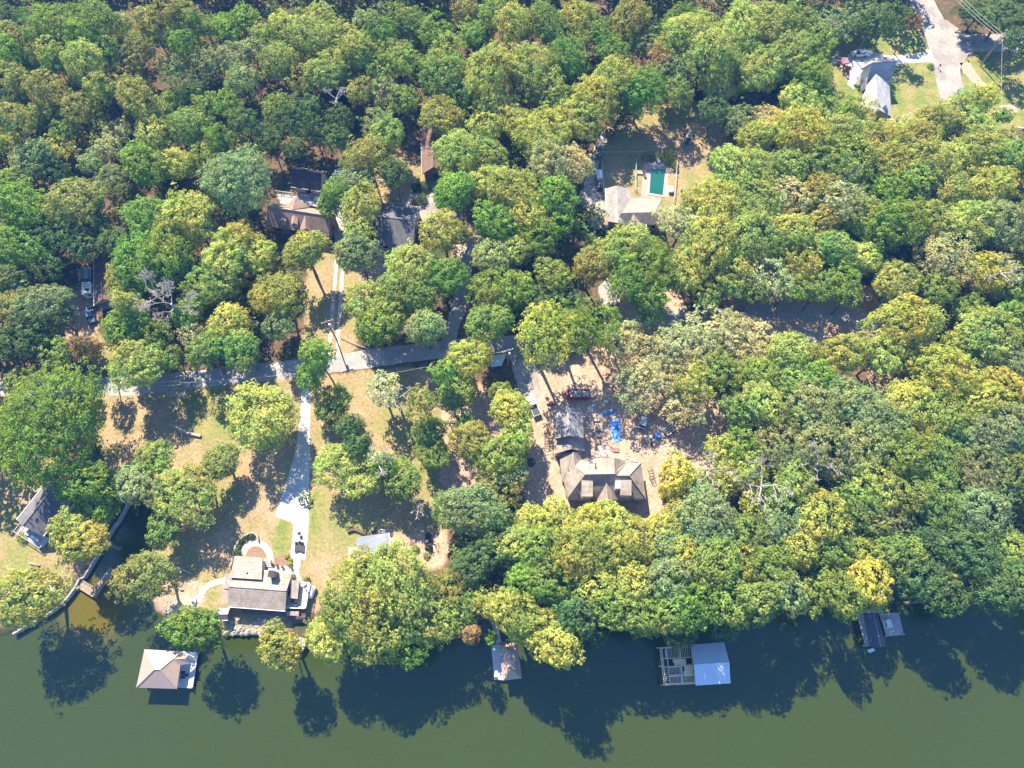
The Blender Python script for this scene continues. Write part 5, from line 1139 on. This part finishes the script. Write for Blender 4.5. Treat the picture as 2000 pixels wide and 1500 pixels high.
part('body', MB().box(c.x, c.y, .55, 1.2, 2.2, .35), M['black'], atv); part('roof', MB().box(c.x, c.y-.1, 1.7, 1.1, 1.3, .06), M['charcoal'], atv); part('seat', MB().box(c.x, c.y-.3, .9, 1.0, .5, .3), M['galv'], atv)
for dx in (-.5,.5):
    part('post', MB().box(c.x+dx, c.y-.6, 1.2, .05, .05, 1.0), M['black'], atv); part('post', MB().box(c.x+dx, c.y+.5, 1.2, .05, .05, 1.0), M['black'], atv)
    for dy in (-.8,.8): part('wheel', MB().tube([(c.x+dx*1.05-.1, c.y+dy, .3),(c.x+dx*1.05+.1, c.y+dy, .3)], .3, 10), M['tyre'], atv)
c = G(1169.5,347); ut = thing('covered_trailer', 'small white covered trailer beside the wire fence, above the utility cart', 'trailer', tuple(c))
part('body', MB().box(c.x, c.y, .9, 1.3, 2.4, 1.0), M['whitecloth'], ut); part('cover', MB().slab([(c.x-.7,c.y-1.25,1.4),(c.x+.7,c.y-1.25,1.4),(c.x+.7,c.y+1.25,1.4),(c.x-.7,c.y+1.25,1.4),(c.x,c.y-1.2,1.7),(c.x,c.y+1.2,1.7)], [(0,4,5,3),(4,1,2,5)], .06), M['whitecloth'], ut)
for dx in (-.7,.7): part('wheel', MB().tube([(c.x+dx-.1,c.y,.3),(c.x+dx+.1,c.y,.3)], .3, 10), M['tyre'], ut)
part('drawbar', MB().beam((c.x,c.y-1.2,.5),(c.x,c.y-2.2,.45), .1, .1), M['galv'], ut)
# camper
c = G(168.5,561,0); cp = thing('camper_trailer', 'white camper trailer with dark roof hatches, standing on the dirt drive', 'camper', tuple(c))
q = [G(159,551,2.8), G(178.5,551,2.8), G(178,571,2.8), G(158.5,575,2.8)]
e = inset_poly([tuple(v[:2]) for v in q], .05); part('body', MB().prism(e[::-1], .6, 2.75), M['white'], cp); part('roof', MB().slab([v+Vector((0,0,.08)) for v in q], [(0,3,2,1)], .1), M['white'], cp)
for x, y, sx, sy in ((166.5,565,.55,.6),(171.5,565.5,.4,.55),(167,553.5,.25,.25),(172,558,.25,.25),(166.5,560,.25,.2)):
    k = G(x, y, 2.9); part('roof_hatch', MB().box(k.x, k.y, 2.95, sx, sy, .1), M['black'], cp)
for sx in (-.95, .95):
    for dy in (-.4,.4): part('wheel', MB().tube([(c.x+sx-.1,c.y+dy,.32),(c.x+sx+.1,c.y+dy,.32)], .32, 10), M['tyre'], cp)
a_ = (Vector(e[2])+Vector(e[3]))/2; part('window', MB().box(a_.x, a_.y-.02, 1.9, 1.2, .06, .6), M['glass'], cp)

# ------------------------------------------------------------------ building site
q = [G(1108.5,761,1.5), G(1151,760.5,1.5), G(1152,776,1.5), G(1107,775.5,1.5)]
dp = thing('dumpster', 'red roll-off dumpster heaped with pale building debris in the dirt yard', 'dumpster', tuple((q[0]+q[2])/2-Vector((0,0,1.5))))
part('floor', MB().prism([tuple(v[:2]) for v in q][::-1], .2, .35), M['red'], dp)
for i in range(4):
    a_, b_ = q[i].copy(), q[(i+1)%4].copy(); a_.z = b_.z = .85; part('side_panel', MB().beam(a_, b_, .1, 1.3), M['red'], dp)
    a_.z = b_.z = 1.5; part('rim', MB().beam(a_, b_, .2, .12), M['red'], dp)
    L_ = (b_-a_).length
    for j in range(int(L_/1.1)):
        p = a_.lerp(b_, (j+.5)/int(L_/1.1)); rz = math.atan2((b_-a_).y, (b_-a_).x); part('rib', MB().box(p.x, p.y, .85, .12, .26, 1.2, rz), M['red'], dp)
for x, y in ((1110,764),(1110,774),(1149,764),(1149,774)): k = G(x, y, .2); part('wheel', MB().tube([(k.x,k.y-.1,.15),(k.x,k.y+.1,.15)], .15, 8), M['black'], dp)
hp = MB(); cc = (q[0]+q[2])/2
for i in range(150):
    u, v = random.uniform(.08,.97), random.uniform(.1,.9); p = q[0].lerp(q[1], u).lerp(q[3].lerp(q[2], u), v); z = .9+.75*math.sin(min(1,u*1.6)*math.pi*.7)*random.uniform(.6,1)
    hp.box(p.x, p.y, z, random.uniform(.1,.5), random.uniform(.08,.4), random.uniform(.05,.25), random.uniform(0,3))
o = mesh_obj('building_debris', hp, M['debris']); o['kind'] = 'stuff'
pl = thing('plank_stack', 'few brown planks lying off the end of the red dumpster', 'planks', tuple(G(1158,774)))
for i in range(4): a_, b_ = G(1151,770+i*2.0,.2), G(1165,771+i*2.2,.12); part('plank', MB().beam(a_, b_, .22, .06), M['deck_old'], pl)
def cloth(name, s, label, m, h=.25, seed=1):
    rg = random.Random(seed); P_ = [G(x, y) for x, y in s]; n = 9; vs = []; fs = []
    for j in range(n):
        for i in range(n):
            u, v = i/(n-1), j/(n-1); p = P_[0].lerp(P_[1], u).lerp(P_[3].lerp(P_[2], u), v); e_ = min(u,1-u,v,1-v)
            vs.append((p.x+rg.uniform(-.14,.14), p.y+rg.uniform(-.14,.14), .06+h*min(1,e_*4)*abs(math.sin(u*7+seed)+.6*math.sin(v*9+u*5))+rg.uniform(0,.08)))
    for j in range(n-1):
        for i in range(n-1): fs.append((j*n+i, (j+1)*n+i, (j+1)*n+i+1, j*n+i+1))
    return single(name, MB().slab(vs, fs, .03), m, label, name.replace('_', ' '))
cloth('tarpaulin', [(1173,807),(1198,798.5),(1206,804),(1177,815)], 'small crumpled blue tarpaulin, the upper of two in the dirt yard', M['tarp'], .45, 2)
cloth('tarpaulin', [(1189,819),(1212,817.5),(1214,861),(1196,866)], 'long blue tarpaulin sheet spread over lumber, the lower of two in the yard', M['tarp'], .5, 5)
cloth('plastic_sheet', [(1150,793),(1159.5,791),(1158,806),(1147,805)], 'white plastic sheet over a heap between dumpster and garage wing', M['plastic_wrap'], .6, 7)
cloth('sheeting', [(1162,868),(1192,864),(1192,892),(1160,892)], 'dusty translucent sheeting on the ground north of the large house roof', M['solar'], .08, 9)
def pallet(x, y, rz, lab, n=3, m='stone', top='concrete_old'):
    c = G(x, y); t = thing('block_pallet', lab, 'pallet', (c.x, c.y, 0), rz, group='pallets of stone in the dirt yard', local=True)
    for k in range(5): part('slat', MB().box(-.5+k*.25, 0, .12, .16, 1.05, .03), M['deck_old'], t)
    for s_ in (-.45, 0, .45): part('runner', MB().box(0, s_, .05, 1.1, .1, .1), M['deck_old'], t)
    for i in range(3):
        for j in range(2): part('block', MB().box(-.34+i*.34, -.24+j*.48, .14+.18*n, .31, .44, .36*n*random.uniform(.85,1)), M[top if (i+j)%2 else m], t)
pallet(1164.5,821, 0, 'dark stone pallet topmost in the short column beside the garage wing', 2)
pallet(1166.5,830.5, .05, 'stone pallet second from the top in the column beside the garage wing', 1)
pallet(1167.5,839.5, 0, 'stone pallet third from the top in the column beside the garage wing', 2)
pallet(1169.5,850, .2, 'pale stone pallet lowest in the column beside the garage wing', 1, top='debris')
for k, (x0, y0, x1, y1) in enumerate(((1172,864,1194,874),(1178,869,1198,882),(1186,866,1204,880),(1170,858,1176,862))):
    single('timber_board', MB().beam(G(x0,y0,.1+.04*k), G(x1,y1,.1+.04*k), .22, .1), M['deck_old'], ['long brown board under the stone pallets, upper of the crossed three','long brown board lying lowest, beside the brick heap','brown board between the sheeting and the brick heap','short brown board just below the lowest stone pallet'][k], 'board', 'boards lying in the dirt yard')
bk = thing('brick_stack', 'low stack of red bricks below the long blue tarpaulin', 'brick stack', tuple(G(1203,879)))
for i in range(5):
    for j in range(4):
        p = G(1199+i*2.3, 876+j*2.1); part('brick', MB().box(p.x+random.uniform(-.04,.04), p.y, .12+random.random()*.12, .24, .2, .2, random.uniform(-.3,.3)), M['brick_red'], bk)
def frame(x0, y0, x1, y1, wd, lab, m='deck_old', rungs=5, name='scaffold_frame'):
    a_, b_ = G(x0, y0), G(x1, y1); t = thing(name, lab, 'scaffold frame', tuple(a_)); d = (b_-a_).normalized(); s_ = Vector((-d.y, d.x, 0))*wd/2
    for k in (-1, 1): part('rail', MB().beam(a_+s_*k+Vector((0,0,.6)), b_+s_*k+Vector((0,0,.6)), .09, .09), M[m], t)
    for j in range(rungs+1):
        p = a_.lerp(b_, j/rungs); part('rung', MB().beam(p+s_+Vector((0,0,.62)), p-s_+Vector((0,0,.62)), .08, .08), M[m], t)
        for k in (-1, 1): part('leg', MB().beam(p+s_*k, p+s_*k+Vector((0,0,.6)), .07, .07), M[m], t)
frame(1067,852,1067,877,1.0,'wooden frame rack with rungs on the dirt, at the outer wall of the garage wing')
frame(1268,915,1274,930,.9,'brown frame rack on the far side of the large house, the upper one', rungs=3)
frame(1271,932,1277,944,.9,'darker frame rack loaded with pipes, just below the upper brown rack', 'charcoal', 3)
c = G(1307,840); tl = thing('utility_trailer', 'open white-framed utility trailer near the trees at the yard edge', 'trailer', (c.x,c.y,0), dirpx(1300,846,1314,834), local=True)
part('bed', MB().box(0,0,.55,2.5,1.5,.06), M['deck_old'], tl)
for s_ in (-1,1): part('side_rail', MB().beam((-1.3,s_*.8,.85),(1.3,s_*.8,.85),.12,.12), M['white'], tl); part('end_rail', MB().beam((s_*1.3,-.8,.85),(s_*1.3,.8,.85),.12,.12), M['white'], tl); part('wheel', MB().tube([(0,s_*.85,.32),(0,s_*1.0,.32)],.32,10), M['tyre'], tl)
part('ladder', MB().beam((-1,-.3,.95),(1,-.3,.95),.06,.06).beam((-1,.3,.95),(1,.3,.95),.06,.06), M['galv'], tl)
part('drawbar', MB().beam((1.3,0,.5),(2.3,0,.45),.1,.1), M['white'], tl)
def barrel(x, y, r, h, m, lab, name='barrel'):
    c = G(x, y); single(name, MB().lathe([(r*.9,0),(r,.1*h),(r*1.02,.5*h),(r,.9*h),(r*.88,h)], 12, (c.x,c.y,0)), M[m], lab, name.replace('_',' '))
barrel(1284,852,.65,.9,'blue','blue plastic tub at the foot of the trees below the silver off-roader')
barrel(1270,855,.35,.8,'galv','grey metal barrel beside the blue tub, nearer the yard')
barrel(1275,860,.28,.4,'white','white bucket just below the grey barrel', 'bucket')
barrel(1272,868,.35,.5,'tyre','dark drum lowest of the cluster below the blue tub', 'drum')
barrel(1262,862,.5,.3,'deck_old','low brown tub on the dirt beside the cluster of barrels', 'tub')
barrel(1239,901,.4,.8,'white','white drum at the upper corner of the large house roof', 'drum')
c = G(1037,903); single('pit_cover', MB().lathe([(1.0,0),(.95,.2),(.7,.25)], 10, (c.x,c.y,0)), M['black'], 'round black cover on the ground at the wooded edge of the yard', 'cover')
c = G(1076,790); mx_ = thing('cement_mixer', 'small dark red cement mixer on the dirt above the garage wing', 'cement mixer', tuple(c))
part('drum', MB().lathe([(.15,.5),(.45,.7),(.5,1.0),(.3,1.35),(.25,1.4)], 12, (c.x,c.y,0)), M['red'], mx_); part('frame', MB().beam((c.x-.8,c.y,.3),(c.x+.8,c.y,.3),.1,.5), M['charcoal'], mx_)
for s_ in (-.7,.7): part('wheel', MB().tube([(c.x+s_,c.y-.1,.25),(c.x+s_,c.y+.1,.25)],.25,10), M['tyre'], mx_)
c = G(1184,786); wb = thing('wheelbarrow', 'pale wheelbarrow at the edge of the tan tree above the small blue tarpaulin', 'wheelbarrow', tuple(c))
part('tray', MB().slab([(c.x-.5,c.y-.35,.6),(c.x+.4,c.y-.35,.6),(c.x+.4,c.y+.35,.6),(c.x-.5,c.y+.35,.6)], [(0,1,2,3)], .25), M['galv'], wb); part('wheel', MB().tube([(c.x+.65,c.y-.06,.2),(c.x+.65,c.y+.06,.2)],.2,10), M['tyre'], wb)
for s_ in (-.25,.25): part('handle', MB().beam((c.x-.4,c.y+s_,.5),(c.x-1.1,c.y+s_,.65),.05,.05), M['deck_old'], wb); part('leg', MB().beam((c.x-.3,c.y+s_,.5),(c.x-.3,c.y+s_,0),.05,.05), M['black'], wb)
o_ = MB()
for i in range(170):
    x, y = random.choice(((1058,885,16,20),(1056,915,10,16),(1172,900,8,3),(1230,895,14,5),(1290,865,20,8)))[:2], 0
    bx_, by_ = x; p = G(bx_+random.gauss(0,9), by_+random.gauss(0,8)); s_ = random.uniform(.08,.3); o_.box(p.x, p.y, s_*.3, s_, s_*random.uniform(.4,1.4), s_*.6, random.uniform(0,3))
o = mesh_obj('scattered_rubble', o_, M['debris']); o['kind'] = 'stuff'

# ------------------------------------------------------------------ by the lower gardens
c = G(611,1157); pt = thing('propane_tank', 'white rounded tank standing beside the railed deck', 'tank', tuple(c))
mb = MB(); ax = (G(607,1167)-G(614,1147)).normalized(); L_ = [(-1.25,.1),(-1.15,.42),(-.9,.55),(.9,.55),(1.15,.42),(1.25,.1)]
mb.tube([c+Vector((0,0,.75))+ax*a for a, r in L_], [r for a, r in L_], 12); part('tank', mb, M['white'], pt, smooth=True)
for k in (-.7,.7): p = c+ax*k; part('leg', MB().box(p.x, p.y, .15, .7, .2, .3), M['concrete_old'], pt)
bw = thing('kayak', 'white kayak lying on the bank at the end of the curved path', 'kayak', tuple(G(378,1177)))
a_, b_ = G(374,1188,.25), G(383,1166,.25); mb = MB(); n = 7; pts = [a_.lerp(b_, i/(n-1)) for i in range(n)]; mb.tube(pts, [.05,.28,.42,.46,.42,.28,.05], 8); part('hull', mb, M['white'], bw, smooth=True)
m_ = a_.lerp(b_, .5); part('cockpit', MB().lathe([(.25,.0),(.28,.08)], 10, (m_.x,m_.y,.66)), M['black'], bw)
ws = thing('wood_stack', 'curving stack of split firewood along the top of the pale tool shed', 'firewood stack', tuple(G(695,1040)))
L = smooth_line([tuple(G(x, y)[:2]) for x, y in ((679,1038),(690,1034),(698,1035),(708,1040),(722,1044))], 6)
for a_, b_ in zip(L[:-1], L[1:]):
    m_ = (Vector(a_)+Vector(b_))/2; rz = math.atan2(b_[1]-a_[1], b_[0]-a_[0])
    for k in range(3): part('log', MB().tube([(m_.x+math.sin(rz)*.3, m_.y-math.cos(rz)*.3, .12+.2*k),(m_.x-math.sin(rz)*.3, m_.y+math.cos(rz)*.3, .12+.2*k)], .11, 6), M['wall_wood'], ws)
for x, y, m, l in ((731,1041,'black','black bin behind the pale tool shed'),(742,1039,'deck_old','brown crate behind the pale tool shed, beside the black bin'),(749,1038,'white','white crate furthest along behind the pale tool shed')):
    c = G(x, y); single('storage_crate', MB().box(c.x,c.y,.35,.9,.6,.7).box(c.x,c.y,.73,.96,.66,.06), M[m], l, 'crate')
for k, (x, y, r) in enumerate(((836,1047,.75),(833,1053,.6),(840,1054,.65),(836,1060,.75),(839,1067,.7),(834,1070,.5),(841,1073,.5))):
    c = G(x, y); single('black_bag', MB().blob((c.x,c.y,r*.5), r, .2, 8, 5, .7), M['black'], 'full black bag in the lawn heap, '+['topmost','second from top on the outer side','second from top on the inner side','in the middle','below the middle','beside the green bush','lowest'][k], 'bag', 'black bags heaped on the lower lawn')
lg = thing('fallen_log', 'bare fallen tree trunk lying on the shaded lawn below the lane', 'log', tuple(G(345,835)))
a_ = [G(x, y, .3) for x, y in ((330,828),(342,834),(352,840),(366,846),(392,852))]; part('trunk', MB().tube(a_, [.12,.26,.34,.4,.3], 8), M['deadwood'], lg)
part('branch', MB().tube([G(352,840,.4), G(356,850,.5), G(352,862,.3)], [.16,.1,.04], 5), M['deadwood'], lg); part('branch', MB().tube([G(340,833,.4), G(345,826,.8)], [.12,.04], 5), M['deadwood'], lg)
for (x0,y0,x1,y1,l) in ((348,1108,374,1120,'bare pole-like trunk leaning over the bank above the kayak'),(348,1148,358,1152,'short fallen trunk on the bare bank by the kayak'),(55,1098,78,1104,'thin fallen branch on the lawn of the point'),(664,657,722,684,'long pale fallen pole beside the foot of the twin wheel tracks'),(905,772,888,790,'short grey log on the garden lawn below the golden tree')):
    single('fallen_pole', MB().tube([G(x0,y0,.5), G((x0+x1)/2,(y0+y1)/2+1,.4), G(x1,y1,.15)], [.08,.12,.15], 6), M['deadwood'], l, 'fallen trunk')
c = G(106,1147); tbp = thing('lawn_table', 'grey board table on the lawn of the point beside the big tree', 'table', tuple(c))
part('tabletop', MB().prism([tuple(G(x,y)[:2]) for x, y in ((98,1150),(106,1136),(115,1142),(105,1156))][::-1], .65, .72), M['deck_grey'], tbp)
for x, y in ((101,1149),(106,1139),(112,1142),(105,1153)): k = G(x, y); part('leg', MB().box(k.x,k.y,.32,.08,.08,.65), M['deck_grey'], tbp)
for k, (x, y) in enumerate(((532.5,1101),(542,1104),(552.5,1107),(570.5,1109))):
    c = G(x, y); pt = thing('potted_plant', ['clay pot with small plant on the patio nearest the steps','second clay pot from the garden steps on the entrance patio','third clay pot from the garden steps on the entrance patio','clay pot with small plant at the entrance path side of the patio'][k], 'potted plant', tuple(c), group='pots on the entrance patio')
    part('pot', MB().lathe([(.16,0),(.25,.4),(.27,.42)], 10, (c.x,c.y,.03)), M['terracotta'], pt)
    part('plant', MB().blob((c.x,c.y,.62), .3, .35, 7, 5), M['wall_wood'] if k == 0 else M['mulch'], pt)
rg = random.Random(3)
rk = MB()
for i in range(260):
    x = rg.uniform(438, 525); y = 1222+rg.uniform(-14, 16); p = G(x, y); rk.blob((p.x, p.y, rg.uniform(-.6,-.1)), rg.uniform(.2,.6), .3, 6, 4, .7, rg)
for i in range(120):
    x = rg.uniform(322, 345); y = 1200+rg.uniform(-30, 14); p = G(x, y); rk.blob((p.x, p.y, -.1), rg.uniform(.12,.4), .3, 6, 4, .6, rg)
o = mesh_obj('shore_rocks', rk, M['stone']); o['kind'] = 'stuff'
for k, (x, y, r) in enumerate(((1168,1226,1.6),(1152,1229,1.1),(1178,1037,1.5),(1196,1032,1.3),(1140,1050,1.0))):
    c = G(x, y, -.3 if y > 1200 else 0); single('boulder', MB().blob((c.x,c.y,c.z+.2), r, .22, 9, 6, .55), M['stone'], ['large grey boulder at the water edge under the overhanging trees','smaller grey boulder at the water edge beside the large one','flat tan boulder in the gap below the large gabled house','second tan boulder in the gap below the large house, closer to the oaks','small boulder showing among the golden trees below the large house'][k], 'boulder')
# fire pit group on the upper lawn
c = G(1345,276); fp = thing('fire_pit', 'round stone fire pit with dark kettle on the shaded upper lawn', 'fire pit', tuple(c))
for k in range(10): t_ = k*.628; part('stone', MB().box(c.x+.9*math.cos(t_), c.y+.9*math.sin(t_), .2, .5, .35, .4, t_+1.57), M['stone'], fp)
part('kettle', MB().lathe([(.1,.1),(.4,.3),(.45,.6),(.2,.8)], 10, (c.x,c.y,0)), M['black'], fp)
for k, (x, y, m) in enumerate(((1337,268,'charcoal'),(1346,263,'white'),(1354,270,'charcoal'),(1340,283,'charcoal'))):
    c = G(x, y); mb = MB().box(c.x,c.y,.42,.6,.6,.08).box(c.x,c.y+.3,.75,.6,.08,.6)
    for dx in (-.25,.25):
        for dy in (-.25,.25): mb.box(c.x+dx,c.y+dy,.2,.06,.06,.4)
    single('garden_chair', mb, M[m], ['dark garden chair on the left side of the fire pit','white garden chair above the fire pit','dark garden chair on the right side of the fire pit','dark garden chair below the fire pit'][k], 'chair')

# ------------------------------------------------------------------ top right: canopy, poles, mailbox, wires
q = [G(1645,112.5,2.3), G(1656,112.5,2.3), G(1659,123,2.3), G(1646,124,2.3)]; ap = (q[0]+q[2])/2+Vector((0,0,.9))
cy = thing('pop_up_canopy', 'red and white pop-up canopy at the end of the white driveway', 'canopy', tuple((q[0]+q[2])/2-Vector((0,0,2.3))))
part('canopy_top', MB().slab([*q, ap], [(0,1,4),(2,3,4)], .03), M['whitecloth'], cy); part('canopy_side', MB().slab([*q, ap], [(1,2,4),(3,0,4)], .03), M['redcloth'], cy)
for i in range(4):
    a_, b_ = q[i].copy(), q[(i+1)%4].copy(); a_.z = b_.z = 2.12; part('valance', MB().beam(a_, b_, .03, .36), M['redcloth'], cy); part('post', MB().tube([q[i], (q[i].x,q[i].y,0)], .04, 5), M['galv'], cy)
c = G(1655,131); bx_ = thing('storage_bench', 'red storage bench with white lid below the red and white canopy', 'bench', tuple(c)); part('box', MB().box(c.x,c.y,.35,1.5,.8,.7), M['redcloth'], bx_); part('lid', MB().box(c.x,c.y,.73,1.55,.85,.06), M['whitecloth'], bx_)
sc_ = MB()
for i in range(26): p = G(1634+random.gauss(0,7), 121+random.gauss(0,7)); sc_.box(p.x,p.y,.25,random.uniform(.3,.8),random.uniform(.3,.8),random.uniform(.2,.6),random.uniform(0,3))
o = mesh_obj('yard_clutter', sc_, M['debris']); o['kind'] = 'stuff'
for k, (x, y) in enumerate(((1645,138),(1648,143),(1651,147),(1655,152))):
    c = G(x, y); pt = thing('flower_pot', 'white flower pot in the garden row beside the house, '+['topmost of four','second of four','third of four','lowest of four'][k], 'flower pot', tuple(c), group='white pots in a row'); part('pot', MB().lathe([(.2,0),(.32,.4)], 9, (c.x,c.y,0)), M['white'], pt); part('flowers', MB().blob((c.x,c.y,.55), .28, .3, 6, 4), M['redcloth'] if k%2 else M['mulch'], pt)
def upole(px, py, h, lab, arms=True, lamp=False, head=(0,0)):
    b = G(px, py); t = thing('utility_pole', lab, 'utility pole', tuple(b)); part('pole', MB().tube([b, b+Vector((0,0,h))], [.19,.12], 8), M['pole'], t)
    if arms:
        part('crossarm', MB().box(b.x, b.y, h-.5, 2.6, .14, .16, .35), M['pole'], t)
        for k in (-1.1,-.4,.4,1.1): part('insulator', MB().lathe([(.06,0),(.09,.1),(.05,.22)], 8, (b.x+k*math.cos(.35), b.y+k*math.sin(.35), h-.42)), M['white'], t)
        part('transformer', MB().lathe([(.28,0),(.3,.1),(.3,.8),(.2,.95)], 12, (b.x+.35, b.y-.25, h-2.1)), M['galv'], t)
    if lamp:
        e = b+Vector((head[0], head[1], h+.3)); ar = part('lamp_arm', MB().tube([b+Vector((0,0,h-.6)), b.lerp(e, .5)+Vector((0,0,h*.5)), e], .05, 6), M['galv'], t)
        part('lamp_head', MB().blob(tuple(e), .38, .02, 8, 5, .45), M['galv'], t)
    return b+Vector((0,0,h))
topA = upole(1919,117, 8.0, 'bare street lamp pole on the lawn corner by the county road', False, True, (1.3,1.2))
topB = upole(1915,128, 9.5, 'tall crossarm utility pole with transformer beside the side road', True)
topC = upole(657,662, 9.0, 'utility pole at the foot of the twin wheel tracks', True)
topD = upole(133,790, 9.0, 'utility pole beside the big bright green tree at the lane', True)
topE = upole(992,716, 9.0, 'utility pole beside the metal canopy at the lane', True)
topF = upole(1760,-30, 10, 'distant utility pole past the upper edge by the county road', True)
topG = upole(380,770, 7, 'short utility pole in the shade below the lane', False)
def wire(p, q, lab, sag=1.0, off=(0,0)):
    n = 14; o_ = Vector((off[0], off[1], -.35)); pts = [p.lerp(q, i/n)+o_-Vector((0,0,4*sag*(i/n)*(1-i/n))) for i in range(n+1)]
    single('power_line', MB().tube(pts, .03, 4), M['wire'], lab, 'power line')
wire(topB, topF, 'power line up the county road, outermost of three', 1, (-1,-.4)); wire(topB, topF, 'power line up the county road, middle of three', 1, (0,.1)); wire(topB, topF, 'power line up the county road, innermost of three', 1, (1.0,.5))
wire(topB, G(2100,98,9), 'power line running along the side road', .8, (1,-.6)); wire(topB, G(1958,206,3.0), 'service wire running down the lawn to the paved pad', .3)
wire(topD, topG, 'upper of two wires above the lawn beside the big bright tree', .5, (0,.5)); wire(topD, topG, 'lower of two wires above the lawn beside the big bright tree', .5, (0,-.4))
wire(topG, G(575,728,8), 'thin wire crossing the shaded lawn below the lane', .6); wire(G(680,742,8), topE, 'thin wire over the lane verge towards the metal canopy', .6)
mbx = thing('mailbox', 'dark mailbox on a post where the clay path meets the road', 'mailbox', tuple(G(1887,115))); c = G(1887,115)
part('post', MB().box(c.x,c.y,.5,.12,.12,1.0), M['pole'], mbx); part('box', MB().box(c.x,c.y,1.15,.3,.55,.3), M['black'], mbx); part('flag', MB().box(c.x+.18,c.y,1.25,.03,.2,.12), M['red'], mbx)
mbx = thing('mailbox', 'small dark mailbox on the lawn edge beside the round green bush', 'mailbox', tuple(G(1832,134))); c = G(1832,134)
part('post', MB().box(c.x,c.y,.5,.12,.12,1.0), M['pole'], mbx); part('box', MB().box(c.x,c.y,1.15,.3,.55,.3), M['black'], mbx)
